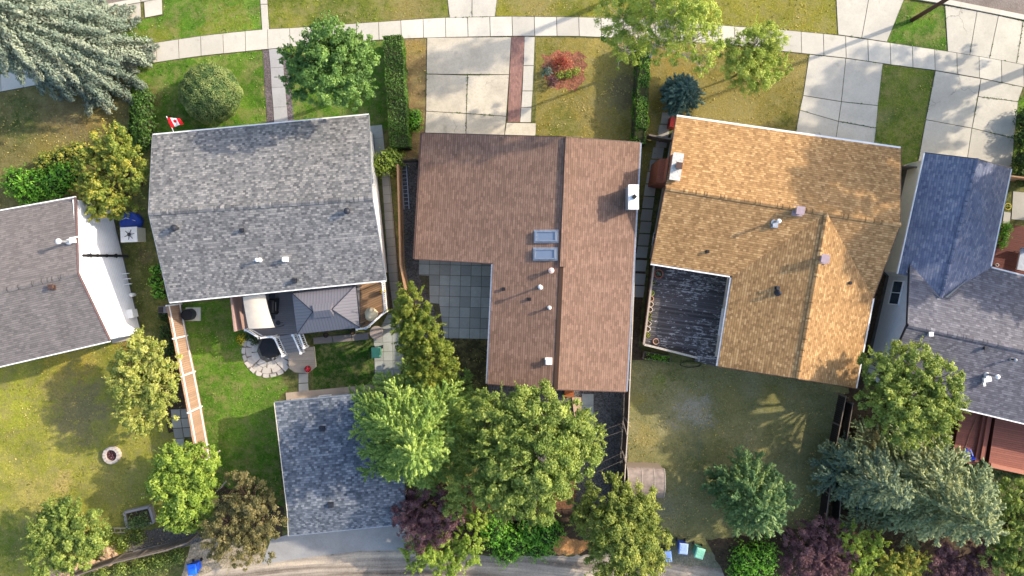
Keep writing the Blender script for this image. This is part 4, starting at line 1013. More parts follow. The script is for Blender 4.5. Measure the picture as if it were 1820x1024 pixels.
# ================================================================= FENCES
M_wood_tan = boards("cedar_boards", (164,134,110), .14); M_wood_or = boards("orange_cedar", (172,134,100), .12); M_wood_gr = boards("grey_boards", (120,108,96), .25)
M_wood_dk = boards("dark_boards", (84,68,58), .25); M_wood_vd = boards("black_boards", (44,36,34), .25); M_pale = boards("pale_wood", (196,182,164), .12)
def fence(label, line, h, board_mat, post_mat, post_every=2.4, bw=.14, gap=.012, post=.1, above=.05, cap=None, rails=True, horizontal=False, cat='fence', group=None):
    pts = [G(x, y) for x, y in line]; t = thing('fence', label, cat, (pts[0]+pts[-1])/2, group); mb = MB(); rl = MB()
    posts = []
    for i in range(len(pts)-1):
        a, b = pts[i], pts[i+1]; d = b-a; L = d.length; d.normalize(); s = Vector((-d.y, d.x, 0)); n = max(1, round(L/post_every))
        for k in range(n + (1 if i == len(pts)-2 else 0)): posts.append(a + d*L*k/n)
        if horizontal:
            k = 0
            while .1 + k*(bw+gap) + bw < h: z = .1+k*(bw+gap)+bw/2; mb.beam(a+Vector((0,0,z)), b+Vector((0,0,z)), .022, bw); k += 1
        else:
            u = bw/2
            while u < L:
                p = a+d*u; mb.box((p.x,p.y,h/2+.03+random.uniform(-.012,.012)), (bw-gap,.022,h-.06), math.atan2(d.y,d.x)); u += bw
        if rails:
            for z in (.35, h-.3): MB().beam(a+s*.035+Vector((0,0,z)), b+s*.035+Vector((0,0,z)), .045, .09).build('rail', post_mat, t)
        if cap: rl.beam(a+Vector((0,0,h+.02)), b+Vector((0,0,h+.02)), cap, .035)
    mb.build('boards', board_mat, t)
    if rl.v: rl.build('cap_rail', post_mat, t)
    for p in posts:
        m = MB(); m.box((p.x,p.y,(h+above)/2), (post,post,h+above)); m.build('post', post_mat, t)
    return t
# tall tan screen fence: base line on its right side, white posts
fence('tall tan board fence with white posts between the left lawn and the lush back lawn', [(323,540),(334,596),(347,660),(359,722),(371,790),(374,812)], 2.15, M_wood_tan, M_white, 2.55, .145, .01, .09, .04)
fence('orange cedar fence between the grey house and the brown house', [(714,300),(716,362),(719,470),(727,512),(732,560)], 1.8, M_wood_or, M_wood_or, 2.4, cap=.11)
fence('long thin fence with pale top between the brown house and the dry back yard', [(1121,452),(1109,740),(1105,800),(1100,890)], 1.8, M_wood_dk, M_pale, 2.6, cap=.07)
fence('dark fence along the dry yard at the right, its upper end near the orange roof', [(1490,700),(1470,800),(1452,936)], 1.1, M_wood_vd, M_wood_gr, 2.4, cap=.06)
fence('dark fence under the big blue spruce, second of the close pair', [(1502,712),(1487,800),(1476,940)], 1.1, M_wood_vd, M_wood_gr, 2.4, cap=.05)
fence('weathered grey board fence along the alley behind the rocks', [(150,1008),(222,983),(318,960),(352,948)], 1.7, M_wood_gr, M_wood_gr, 2.2, cap=.1)
fence('brown plank fence hidden below the rear trees by the alley', [(712,905),(860,912),(1000,905),(1045,900)], 1.6, M_wood_dk, M_wood_dk, 2.4)
fence('short wooden side gate between the orange house and its hedge', [(1147,247),(1172,252),(1190,255)], 1.5, M_wood_gr, M_wood_gr, 1.8, cap=.12, cat='gate')
fence('low fence stub joining the orange house and the blue roofed house', [(1584,300),(1622,305)], 1.6, M_wood_gr, M_wood_gr, 1.5, cap=.1, cat='gate')
fence('tan wooden gate on the right of the blue roofed house', [(1768,318),(1830,326)], 1.6, M_wood_or, M_wood_or, 1.5, cap=.1, cat='gate')
fence('dark little gate at the front end of the gravel side yard', [(712,290),(744,289)], 1.5, M_dark, M_dark, 1.3, .05, .03, cat='gate')

# ================================================================= GREY HOUSE: REAR DECK
M_deck_g = boards("deck_grey", (128,124,124), .1); M_deck_w = boards("deck_amber", (168,132,96), .3); M_deck_b = boards("deck_beige", (178,162,142), .12)
def railing(name_t, parent, a, b, h=.95, mat=None, every=.13, z=None):
    a = Vector(a); b = Vector(b); mb = MB(); mat = mat or M_white; d = b-a; L = (d.xy).length
    mb.beam(a+Vector((0,0,h)), b+Vector((0,0,h)), .1, .05); mb.beam(a+Vector((0,0,.12)), b+Vector((0,0,.12)), .05, .06)
    n = int(L/every)
    for k in range(1, n): p = a+d*k/n; mb.box(p+Vector((0,0,h/2+.05)), (.035,.035,h-.12))
    r = mb.build('railing', mat, parent)
    for p in (a, b):
        m = MB(); m.box(p+Vector((0,0,h/2+.02)), (.11,.11,h+.08)); m.box(p+Vector((0,0,h+.08)), (.15,.15,.04)); m.build('newel', mat, r)
zd = 1.25
t = thing('deck', 'raised grey deck with white railings behind the grey house', 'deck', P(560,560,0))
polyA = [tuple(P(x,y,zd)[:2]) for x, y in ((424,520),(640,505),(640,583),(492,596),(470,599),(445,584),(432,585))]
polyB = [tuple(P(x,y,zd)[:2]) for x, y in ((640.5,500),(684,496),(689,552),(656,581),(640.5,583))]
tiles(MB(), polyA, R(1), .14, None, .012, zd-.04, zd).build('planks', M_deck_g, t)
tiles(MB(), polyB, R(24), .14, None, .02, zd-.04, zd).build('planks', M_deck_w, t)
mb = MB(); mb.prism(inset([tuple(p) for p in polyA], .03), .35, zd-.045); mb.prism(inset(polyB, .03), .352, zd-.046)
for x, y in ((445,575),(492,590),(560,585),(630,578),(655,572),(680,550)): p = P(x,y,zd); mb.box((p.x,p.y,.2), (.16,.16,.42))
mb.build('deck_skirt', plain("skirt_grey", (92,88,86), .8), t)
for a, b in (((684,500),(688.5,552)),((688,553),(657,580)),((655,581),(640,583)),((492,596),(471,598)),((470,598),(446,584))): railing('r', t, P(*a, zd), P(*b, zd))
# privacy screen at the left end
mb = MB(); a, b = P(427,524,zd), P(434,585,zd); mb.beam(a+Vector((0,0,.8)), b+Vector((0,0,.8)), .12, 1.6); mb.build('privacy_screen', boards("screen_pink", (170,140,128), .1), t)
# stairs
a0, a1 = P(495,597,zd), P(528,592,zd); dn = (P(512,626,.35)-P(506,596,.35)); dn.z = 0; dn.normalize(); sd_ = (a1-a0).normalized(); W_ = (a1-a0).length
mb = MB(); rs_ = MB()
for k in range(5):
    z = zd-.17*(k+1); c = (a0+a1)/2 + dn*(.14+.27*k); mb.box((c.x,c.y,z-.02), (W_,.27,.045), math.atan2(sd_.y, sd_.x)); rs_.box((c.x-dn.x*.13,c.y-dn.y*.13,z+.075), (W_-.02,.025,.14), math.atan2(sd_.y, sd_.x))
mb.build('stairs', boards('stair_grey', (150,148,148), .06), t); rs_.build('stair_risers', M_dark, t)
for q in (a0+sd_*.02, a1-sd_*.02): railing('r', t, Vector((q.x,q.y,zd))+dn*.05, Vector((q.x,q.y,.36))+dn*1.42, .9)
railing('r', t, P(539,592,zd), P(540,594,zd)+dn*.0+Vector((.15,-.9,-.5)), .9)
# landing
lz = .35; land = [tuple(P(x,y,lz)[:2]) for x, y in ((512,629),(545,618),(557,616),(561,653),(547,664),(524,662),(514,655))]
tiles(MB(), land, R(2), .14, None, .01, lz-.04, lz).build('landing', M_deck_b, t)
mb = MB(); mb.prism(inset(land, .02), 0, lz-.045); mb.build('landing_base', M_offwhite, t)
slabs('path', [[(531,664),(548,664),(548,680),(531,681)],[(531,682),(548,681),(549,697),(531,698)]], M_paver_l, gap=.3)
slabs('path', [[(508,698),(560,693),(561,706),(509,712)],[(560,693),(612,688),(613,700),(561,706)],[(612,688),(668,683),(669,693),(613,700)]], concrete("tan_concrete", (168,150,130), .4), z=.06, gap=.2)

# gazebo
t = thing('gazebo', 'grey metal hip roofed gazebo standing on the deck', 'gazebo', P(578,552,zd))
ge, gr = zd+2.25, zd+3.05
A, B, C_, D = P(519,521,ge), P(632,507,ge), P(639,582,ge), P(528,594,ge); r0, r1 = P(556,554,gr), P(590,550,gr)
M_gz = NT("gazebo_metal", .45, .5); uvn = M_gz.n("ShaderNodeUVMap").outputs[0]; sx = M_gz.n("ShaderNodeSeparateXYZ"); M_gz.l(uvn, sx.inputs[0])
fr = M_gz.math('FRACT', M_gz.math('DIVIDE', sx.outputs[0], .2)); M_gz.color(M_gz.ramp(fr, [(0, lin((56,52,54))), (.12, lin((92,90,96))), (.9, lin((100,98,104))), (1, lin((100,96,98)))])).bump(fr, .8, .03)
roof_part([A, B, C_, D, r0, r1], [(0,4,5,1),(1,5,2),(5,4,3,2),(4,0,3)], M_gz.m, t, .05)
s = .32; mid = (r0+r1)/2; up = Vector((0,0,.16))
q = [mid+(p-mid)*s for p in (A,B,C_,D)]; q = [Vector((p.x, p.y, gr-.12)) for p in q]; q0, q1 = r0.lerp(mid,.15)+up, r1.lerp(mid,.15)+up
roof_part(q+[q0,q1], [(0,4,5,1),(1,5,2),(5,4,3,2),(4,0,3)], M_gz.m, t, .04, 'roof_cap')
mb = MB()
for a, b in ((A,B),(B,C_),(C_,D),(D,A)): mb.beam(a-Vector((0,0,.1)), b-Vector((0,0,.1)), .07, .12)
mb.build('frame', M_dark, t)
mb = MB()
for a, b in ((A,r0),(D,r0),(B,r1),(C_,r1),(r0,r1)): mb.beam(a+Vector((0,0,.02)), b+Vector((0,0,.02)), .05, .03)
mb.build('hip_ribs', M_dark, t)
for p in (A,B,C_,D):
    x, y = mid.x+(p.x-mid.x)*.93, mid.y+(p.y-mid.y)*.93; m = MB(); m.box((x,y,(zd+ge)/2-.05), (.11,.11,ge-zd-.1)); m.build('post', M_dark, t)

# fabric canopy
t = thing('canopy', 'beige fabric canopy on the left end of the grey deck', 'canopy', P(458,555,zd))
mb = MB(); n = 10; g0 = []
cz = zd+2.0
for i in range(n+1):
    v = i/n; lx = 431+4*v*v+4*v; rx = 472+5*v+10*v*v; ly = 527+59*v; ry = 522+61*v
    for j in range(7):
        u = j/6; p = P(lx+(rx-lx)*u, ly+(ry-ly)*u, cz); p.z = cz + .16*math.sin(math.pi*u) - .10*math.sin(math.pi*v) - .25*v*v; g0.append(p)
fs = [(i*7+j, i*7+j+1, (i+1)*7+j+1, (i+1)*7+j) for i in range(n) for j in range(6)]
mb.add(g0, fs); mb.build('fabric', plain("canvas_beige", (202,188,168), .8, .06, 3), t, smooth=True)
mb = MB()
for k in (0, n): mb.tube([g0[k*7+j] for j in range(7)], .02, 6)
for j in (0, 6): mb.tube([g0[i*7+j] for i in range(n+1)], .02, 6)
mb.build('frame', M_dark, t)
for k in (0, 6, n*7, n*7+6): m = MB(); p = g0[k]; m.tube([(p.x,p.y,zd),(p.x,p.y,p.z)], .025, 6); m.build('post', M_dark, t)

def onz(px, py, z): return P(px, py, z)
# barbecue
p = P(482,545,zd+.9); t = thing('barbecue', 'black barbecue on the grey deck beside the beige canopy', 'barbecue', (p.x,p.y,zd))
mb = MB(); mb.box((p.x,p.y,zd+.42), (.5,1.1,.62), R(-5)); mb.build('cabinet', M_black, t)
mb = MB(); L_ = []
for k in range(9):
    a = math.pi*k/8; L_.append((p.x-.27*math.cos(a), zd+.74+.27*math.sin(a)))
vs = [(x, p.y-.42, z) for x, z in L_]+[(x, p.y+.42, z) for x, z in L_]; mb.add(vs, [(i,i+1,i+10,i+9) for i in range(8)]+[tuple(range(9)), tuple(range(9,18))[::-1]]); mb.build('lid', M_black, t)
mb = MB(); mb.tube([(p.x+.31,p.y-.3,zd+.9),(p.x+.31,p.y+.3,zd+.9)], .018, 6); mb.build('handle', M_galv, t)
for s in (-1,1): m = MB(); m.box((p.x,p.y+s*.72,zd+.76), (.44,.3,.03), R(-5)); m.build('side_shelf', M_dark, t)
for sx in (-.2,.2):
    for sy in (-.45,.45): m = MB(); m.tube([(p.x+sx-.03,p.y+sy,zd+.06),(p.x+sx+.03,p.y+sy,zd+.06)], .06, 10); m.build('wheel', M_black, t)
# side table on deck
p = P(494,574,zd+.5); t = thing('stool', 'small dark stool on the grey deck in front of the barbecue', 'stool', (p.x,p.y,zd))
MB().lathe((p.x,p.y,zd+.44), [(.16,0),(.17,.02),(.17,.05)], 14).build('seat', M_dark, t)
for k in range(3): a = k*2.1; m = MB(); m.tube([(p.x+.1*math.cos(a),p.y+.1*math.sin(a),zd+.45),(p.x+.17*math.cos(a),p.y+.17*math.sin(a),zd)], .015, 6); m.build('leg', M_dark, t)
# beanbag
p = P(659,559,zd+.35); t = thing('beanbag_chair', 'cream beanbag chair in the right corner of the grey deck', 'beanbag chair', (p.x,p.y,zd))
MB().lathe((p.x,p.y,zd), [(.36,0),(.44,.1),(.46,.25),(.38,.42),(.2,.55),(.05,.6)], 22, .07).build('cushion', plain("cream_fabric", (222,208,172), .9, .06), t, smooth=True)
MB().lathe((p.x+.05,p.y+.3,zd+.3), [(.12,0),(.2,.1),(.18,.3),(.08,.42)], 12, .05).build('backrest', plain("cream_fabric_2", (216,200,166), .9, .06), t, smooth=True)
# big round table by the deck corner
p = P(669,591.5,.78); t = thing('patio_table', 'round beige table on the pavers at the deck corner', 'table', (p.x,p.y,0))
MB().lathe((p.x,p.y,.72), [(.44,0),(.48,.02),(.48,.06),(.44,.075)], 26).build('tabletop', plain("table_beige", (150,136,124), .7, .1, 10), t)
MB().lathe((p.x,p.y,.0), [(.26,0),(.24,.04),(.05,.08),(.05,.72)], 16).build('pedestal', M_dark, t)

def wheelie(label, px, py, col, rz, name='wheelie_bin', group=None, lidcol=None, h=1.05):
    p = P(px, py, h); t = thing(name, label, 'bin', (p.x,p.y,0), group); c = Vector((p.x,p.y,0)); Z = Matrix.Rotation(rz, 3, 'Z')
    m = MB(); w0, d0, w1, d1 = .21, .24, .29, .35; vs = [c+Z@Vector(v) for v in ((-w0,-d0,.1),(w0,-d0,.1),(w0,d0,.1),(-w0,d0,.1),(-w1,-d1,h-.08),(w1,-d1,h-.08),(w1,d1,h-.08),(-w1,d1,h-.08))]
    m.add(vs, [(3,2,1,0),(4,5,6,7),(0,1,5,4),(1,2,6,5),(2,3,7,6),(3,0,4,7)]); m.build('body', plain(name+"_body", col, .5, .08), t)
    m = MB(); vs = []
    for z, k in ((h-.08,1.08),(h-.03,1.08),(h+.02,.85)): vs += [c+Z@Vector((x*w1*k, y*d1*k, z)) for x, y in ((-1,-1),(1,-1),(1,1),(-1,1))]
    m.add(vs, [(3,2,1,0),(8,9,10,11)]+[(i,(i+1)%4,4+(i+1)%4,4+i) for i in range(4)]+[(4+i,4+(i+1)%4,8+(i+1)%4,8+i) for i in range(4)])
    m.box(c+Z@Vector((0,-.06,h+.03)), (.36,.07,.03), rz); m.box(c+Z@Vector((0,.1,h+.03)), (.3,.05,.03), rz)
    m.build('lid', plain(name+"_lid", lidcol or tuple(min(255, x+26) for x in col), .4, .06), t)
    m = MB(); m.tube([c+Z@Vector((-.3,d1+.06,h-.06)), c+Z@Vector((.3,d1+.06,h-.06))], .022, 6); m.build('handle', M_black, t)
    for s in (-1,1): m = MB(); m.tube([c+Z@Vector((s*.26,d0+.05,.12)), c+Z@Vector((s*.33,d0+.05,.12))], .12, 12); m.build('wheel', M_black, t)
    return t
wheelie('green bin on the pavers beside the round beige table', 668, 627, (60,124,92), .05)
wheelie('blue bin standing between the other two bins at the dry yard', 1215, 976, (60,90,190), -.1, lidcol=(150,170,214))
wheelie('pale green bin at the right end of the bin row', 1244, 984, (80,150,120), -.3, lidcol=(130,190,160))
wheelie('small blue bin half under the olive tree at the left of the bin row', 1186, 990, (50,80,160), .1, lidcol=(110,140,200), h=.8)
wheelie('bright blue bin in the alley beside the grey fence', 341, 1013, (24,86,210), .15, lidcol=(40,110,226))

# fire table under black cover on flagstones
stones = MB(); random.seed(11); c0 = G(477,624); M_flag = boards("flagstone", (208,198,184), .14, .9)
for ring, (ra, rb, n) in enumerate(((.8,1.2,9),(1.23,1.6,13),(1.63,1.88,21))):
    a0 = random.random()
    for k in range(n):
        a = a0+2*math.pi*k/n; b = a0+2*math.pi*(k+1)/n-.035; 
        if math.sin((a+b)/2) > .55: continue
        j = lambda: random.uniform(-.04,.04)
        stones.prism([(c0.x+(ra+j())*math.cos(a), c0.y+(ra+j())*math.sin(a)), (c0.x+(rb+j())*math.cos(a+.03), c0.y+(rb+j())*math.sin(a+.03)), (c0.x+(rb+.01+j())*math.cos((a+b)/2), c0.y+(rb+.01+j())*math.sin((a+b)/2)), (c0.x+(rb+j())*math.cos(b-.03), c0.y+(rb+j())*math.sin(b-.03)), (c0.x+(ra+j())*math.cos(b), c0.y+(ra+j())*math.sin(b))], 0, .05+random.uniform(-.01,.01))
stones.build('flagstone_patio', M_flag, kind='structure')
MB().prism([(c0.x+1.9*math.cos(a/8*math.pi), c0.y+1.9*math.sin(a/8*math.pi)) for a in range(16)], -.05, .02).build('flagstone_bed', gravel("flag_sand", (128,118,106), 14, .3), kind='structure')
p = P(479,618,.7); t = thing('fire_table', 'fire table under a black cover on the flagstone circle', 'fire table', (p.x,p.y,0))
MB().lathe((p.x,p.y,.02), [(.74,0),(.78,.3),(.80,.58),(.74,.66),(.3,.7)], 8, .03).build('cover', M_black, t)
MB().lathe((p.x,p.y,0), [(.8,0),(.82,.12),(.76,.16)], 8).build('base', plain("olive_stone", (84,84,60), .9), t)
m = MB()
for k in range(6): a = -2.6+k*.35; m.box((p.x+.86*math.cos(a), p.y+.86*math.sin(a), .08), (.16,.1,.1), a)
m.build('base_stones', M_flag, t)
# narrow flower bed below the gazebo with two dark pots
slabs('stone_strip', [[(557,600),(590,597),(592,609),(558,612)],[(591,597),(624,594),(626,606),(593,609)],[(625,594),(655,591),(656,603),(627,606)]], boards("strip_stone", (136,126,118), .2), z=.08, gap=.2)
def pot(label, px, py, z, r, h, col, group=None, plant=None, square=False, name='plant_pot', n=60, soil=True):
    p = P(px, py, z+h); c = Vector((p.x,p.y,z)); t = thing(name, label, 'pot', c, group); m = MB(); k = 4 if square else 18
    m.lathe(c, [(r*.72,0),(r*.98,h*.9),(r*1.08,h*.9),(r*1.08,h),(r*.88,h),(r*.86,h*.8)], k); m.build('pot', plain("pot_%d_%d_%d" % col, col, .8, .1), t)
    MB().lathe(c+Vector((0,0,h*.72)), [(r*.84,0),(r*.86,h*.1)], k).build('soil', M_soil, t)
    if plant:
        d = unit(n); d[:, 2] = abs(d[:, 2]); pos = np.array(c+Vector((0,0,h)))+d*rng.uniform(.1,1,n)[:, None]*np.array([r*1.1,r*1.1,.22])
        leaf_obj('leaves', pos, d+unit(n)*.5, rng.uniform(.7,1.3,n)*.045, rng.uniform(0,1,n), plant, t, .7)
    return t
pot('dark round pot in the stone bed below the gazebo, left one', 579, 596, 0, .17, .3, (36,36,36)); pot('dark round pot in the stone bed below the gazebo, right one', 627, 591, 0, .17, .3, (36,36,36))
t = pot('pot of red flowers on the landing at the foot of the deck stairs', 547, 656, lz, .22, .3, (120,60,50), plant=LM['petal_r'], n=150)
t = pot('pot of yellow flowers on the railing corner of the amber deck', 680, 518, zd, .18, .4, (150,110,80), plant=LM['petal_y'], n=110)
flowers('yellow_flowers', 'clump of yellow flowers at the upper left of the flagstone circle', 430, 603, .0, 11, LM['petal_y'], LM['mid'])

# air conditioner
p = P(331,560,.85); t = thing('air_conditioner', 'dark round air conditioner on a pale pad under the grey roof corner', 'air conditioner', (p.x,p.y,0))
MB().box((p.x+.12,p.y,.05), (1.05,.95,.1)).build('pad', M_offwhite, t); MB().lathe((p.x,p.y,.1), [(.38,0),(.4,.05),(.4,.7),(.36,.78),(.1,.8)], 20).build('body', M_dark, t)
m = MB(); [m.lathe((p.x,p.y,.9+k*.004), [(.34-k*.09,0),(.36-k*.09,.01)], 20) for k in range(3)]; m.build('grille', M_black, t)
# utility cabinet
p = P(290,551,.9); t = thing('utility_box', 'grey utility box between the white wall and the tan fence', 'utility box', (p.x,p.y,0))
MB().box((p.x,p.y,.4), (.8,.45,.8)).build('cabinet', plain("box_grey", (112,108,112)), t); MB().box((p.x-.22,p.y,.82), (.32,.4,.05)).build('cover', M_black, t)
# white cabinet and blue tarp
p = P(229,417,1.2); t = thing('garden_cabinet', 'white box with dark tools lying on its lid, beside the white wall', 'cabinet', (p.x,p.y,0))
MB().box((p.x,p.y,.58), (1.05,.98,1.16), .05).build('body', M_offwhite, t); MB().box((p.x,p.y,1.19), (1.15,1.05,.06), .05).build('lid', M_white, t)
t = thing('hand_tools', 'dark fan shaped tools resting on the white cabinet lid', 'tools', (p.x,p.y,1.22)); m = MB()
m.lathe((p.x+.05,p.y,1.22), [(.1,0),(.12,.08),(.1,.12)], 10)
for a in (.2,1.2,2.4,3.6,4.6,5.4): m.beam((p.x+.05,p.y,1.25), (p.x+.05+.36*math.cos(a),p.y+.36*math.sin(a),1.25), .035, .03)
m.build('tool_head', M_dark, t)
p = P(227,395,.75); t = thing('tarp_covered_barrel', 'blue tarp over a round tub beside the white cabinet', 'tarp', (p.x,p.y,0))
MB().lathe((p.x,p.y,0), [(.72,0),(.74,.4),(.66,.64),(.3,.78),(.06,.82)], 20, .05).build('tarp', plain("tarp_blue", (40,70,160), .45, .1, 4), t, smooth=True)
m = MB(); m.tube([(p.x-.62,p.y+.1,.62),(p.x-.1,p.y+.3,.82),(p.x+.5,p.y+.1,.7)], .018, 6); m.build('rope', M_white, t)
# front flag
p0 = P(306,236,3.2); p1 = P(296,207,4.0); t = thing('flag', 'red and white flag on a slanted pole at the front of the grey house', 'flag', (p0.x,p0.y,0))
fp0 = Vector((p0.x, p0.y, 2.9)); mb = MB(); mb.tube([fp0, p1], .03, 8); mb.build('pole', M_white, t)
d1 = (p1-fp0); e0 = P(297,209,3.95); e1 = P(304,227,3.35); fx = P(327,217,3.3)
def flagpt(u, v):
    a = e0.lerp(e1, v); b = P(320+6*v, 210.5+10*v, 3.5-.25*v); q = a.lerp(b, u); q.z += .05*math.sin(u*9+v*2)+.03*math.sin(v*5); return q
for nm, u0, u1, mt in (('red_band',0,.27,'r'),('white_band',.27,.73,'w'),('red_band',.73,1,'r')):
    m = MB(); vs = []; n = 8
    for i in range(n+1):
        for j in range(5): vs.append(flagpt(u0+(u1-u0)*i/n, j/4))
    k = len(vs); vs += [v-Vector((0,0,.012)) for v in vs]
    fs = [(i*5+j,(i+1)*5+j,(i+1)*5+j+1,i*5+j+1) for i in range(n) for j in range(4)]; fs += [tuple(k+q for q in f[::-1]) for f in fs]
    m.add(vs, fs); m.build(nm, plain("flag_red", (200,24,36), .8, .05) if mt == 'r' else plain("flag_white", (230,228,226), .8, .03), t)
leaf_pts = [(0,1),(.14,.72),(.34,.82),(.28,.42),(.52,.6),(.6,.44),(.86,.5),(.76,.28),(.9,.16),(.5,-.16),(.56,-.34),(.06,-.26),(.06,-.62),(-.06,-.62),(-.06,-.26),(-.56,-.34),(-.5,-.16),(-.9,.16),(-.76,.28),(-.86,.5),(-.6,.44),(-.52,.6),(-.28,.42),(-.34,.82),(-.14,.72)]
m = MB(); vs = [flagpt(.5+x*.19, .47-y*.36)+Vector((0,0,.02)) for x, y in leaf_pts]; m.add([flagpt(.5,.47)+Vector((0,0,.022))]+vs, [(0,i+1,(i+1)%25+1) for i in range(25)]); m.build('maple_leaf', plain("leaf_emblem", (190,24,40), .8, .05), t)
# stone ring fire pit, left lawn
p = P(197,810,.3); t = thing('fire_pit', 'pale stone ring full of brown leaves on the left lawn', 'fire pit', (p.x,p.y,0)); m = MB(); n = 14
for k in range(n):
    a, b = 2*math.pi*k/n+.02, 2*math.pi*(k+1)/n-.02; m.prism([(p.x+r*math.cos(q), p.y+r*math.sin(q)) for r, q in ((.4,a),(.6,a),(.61,(a+b)/2),(.6,b),(.4,b))], 0, .3+random.uniform(-.02,.02))
m.build('ring', boards("ring_stone", (196,184,172), .1), t)
MB().lathe((p.x,p.y,.0), [(.39,0),(.39,.1)], 16).build('ash', plain("ash_brown", (70,42,38), .95), t)
pos = np.array([(p.x,p.y,.14)]) + unit(240)*np.array([.34,.34,.05]); leaf_obj('debris', pos, unit(240)+np.array([0,0,1]), rng.uniform(.03,.06,240), rng.uniform(0,1,240), LM['purple'], t)
# raised bed
t = thing('raised_bed', 'raised vegetable bed with pale timber edges on the left lawn', 'planter', G(252,918)); m = MB()
q = [G(226,908), G(270,898), G(278,925), G(232,935)]
for i in range(4): m.beam(q[i]+Vector((0,0,.2)), q[(i+1)%4]+Vector((0,0,.2)), .16, .4)
m.build('frame', boards("bed_timber", (168,158,152), .1), t); MB().prism([tuple(v[:2]) for v in q], 0, .3).build('soil', M_soil, t)
n = 900; pos = np.array([(*q[0].lerp(q[1], rng.uniform()).lerp(q[3].lerp(q[2], rng.uniform()), rng.uniform()**.6)[:2], rng.uniform(.3,.75)) for _ in range(n)]); pos[:, 1] -= .25*rng.uniform(0,1,n)
leaf_obj('vegetables', pos, unit(n)+np.array([0,0,.6]), rng.uniform(.03,.09,n), rng.uniform(0,1,n), LM['juniper'], t)
# rail bench / ladder lying
def ladder(label, a, b, wd, mat, rungs, z=.1, name='ladder'):
    a = G(*a, z); b = G(*b, z); d = (b-a).normalized(); s = Vector((-d.y,d.x,0)); t = thing(name, label, 'ladder', (a+b)/2 - Vector((0,0,z)))
    for k in (-1,1): m = MB(); m.beam(a+s*k*wd/2, b+s*k*wd/2, .05, .1); m.build('side_rail', mat, t)
    m = MB()
    for i in range(1, rungs): c = a.lerp(b, i/rungs); m.beam(c-s*wd/2, c+s*wd/2, .035, .035)
    m.build('rung', mat, t); return t
ladder('aluminium ladder lying on the dark gravel beside the orange cedar fence', (718,296), (723,372), .36, M_galv, 11)
ladder('pale wooden rack lying on the grass left of the raised bed', (196,941), (226,941), .3, M_pale, 3, .15, 'wooden_rack')
ladder('weathered ladder leaning low along the inside of the alley fence', (242,980), (306,966), .3, M_galv, 8, .3)
# rocks by the fence
random.seed(5); M_rock = plain("rock_tan", (176,148,118), .95, .25, 6, bump=.6)
def rock(label, px, py, r, group):
    c = G(px, py); bm = bmesh.new(); bmesh.ops.create_icosphere(bm, subdivisions=2, radius=r)
    for v in bm.verts: v.co *= 1+random.uniform(-.16,.16); v.co.z *= .7; v.co.x *= 1.15
    me = bpy.data.meshes.new('rock'); bm.to_mesh(me); bm.free(); me.materials.append(M_rock)
    o = bpy.data.objects.new('rock', me); COL.objects.link(o); o.location = (c.x, c.y, r*.35); o.rotation_euler = (0,0,random.uniform(0,6)); tag(o, label, 'rock', group)
for i, (x, y, r) in enumerate([(192,978,.4),(205,985,.26),(186,990,.28),(196,996,.34),(176,1000,.26),(165,1000,.3),(153,1003,.26),(148,1012,.28),(134,1006,.3),(122,1010,.26),(108,1014,.34),(96,1016,.3),(204,972,.2),(180,982,.2),(170,1010,.24),(140,1018,.24),(118,1020,.26)]):
    big = r >= .34
    if i == 0: rock('largest pale rock at the upper end of the rock pile by the alley fence', x, y, r, None)
    else: rock('tan rock in the loose pile beside the alley fence', x, y, r, 'tan rocks piled by the alley fence')
# three pale stakes
for a, b, lb in (((377,812),(391,801),'pale stake leaning out of the lime tree, upper one by the tan fence end'),((386,872),(402,856),'pale stake beside the lime tree, middle one of three'),((380,896),(389,889),'shortest pale stake beside the lime tree')):
    p, q = P(*a, .9), P(*b, 1.0); t = MB(); t.beam(p, q, .09, .07); t.beam((p.x,p.y,0), (p.x,p.y,.95), .06, .06, Vector((1,0,0))); t.build('wooden_stake', M_pale, loc=(p.x,p.y,0), label=lb, cat='stake')
# compost pavers left of the tan fence
slabs('path', [[(304,728),(320,727),(322,743),(306,744)],[(321,727),(337,726),(339,742),(323,743)],[(305,745),(321,744),(324,760),(308,761)],[(322,744),(338,743),(341,759),(325,760)],[(308,762),(324,761),(327,778),(311,779)],[(325,761),(342,760),(345,776),(328,777)],[(311,780),(327,779),(330,796),(314,797)]], M_paver_l, z=.05, gap=.3)
# barrel roofed shed
t = thing('garden_shed', 'small garden shed with curved weathered metal roof against the long fence', 'shed', P(1148,862,0)); 
c = P(1149,862,1.9); ang = R(-2); Z = Matrix.Rotation(ang, 3, 'Z'); Lx, Ly, hs = 1.27, 1.03, 1.35
m = MB(); prof = [(-Ly, hs)] + [(-Ly*math.cos(a), hs+.62*math.sin(a)) for a in [math.pi*k/12 for k in range(1,12)]] + [(Ly, hs)]
prof = [(1-0,)]*0 + prof
cc = Vector((c.x, c.y, 0)); vs = []
for x in (-Lx, Lx): vs += [cc+Z@Vector((x, y, z)) for y, z in prof]
vs2 = [v-Vector((0,0,.05)) for v in vs]; n = len(prof)
m.add(vs+vs2, [(i,i+1,n+i+1,n+i) for i in range(n-1)]+[(2*n+i,3*n+i,3*n+i+1,2*n+i+1) for i in range(n-1)]+[(i,2*n+i,2*n+i+1,i+1) for i in range(n-1)]+[(n+i,n+i+1,3*n+i+1,3*n+i) for i in range(n-1)])
m.build('roof', plain("weathered_tin", (136,122,112), .65, .22, 3, bump=.2), t, smooth=False)
M_seam = plain("tin_seam", (160,148,136), .5)
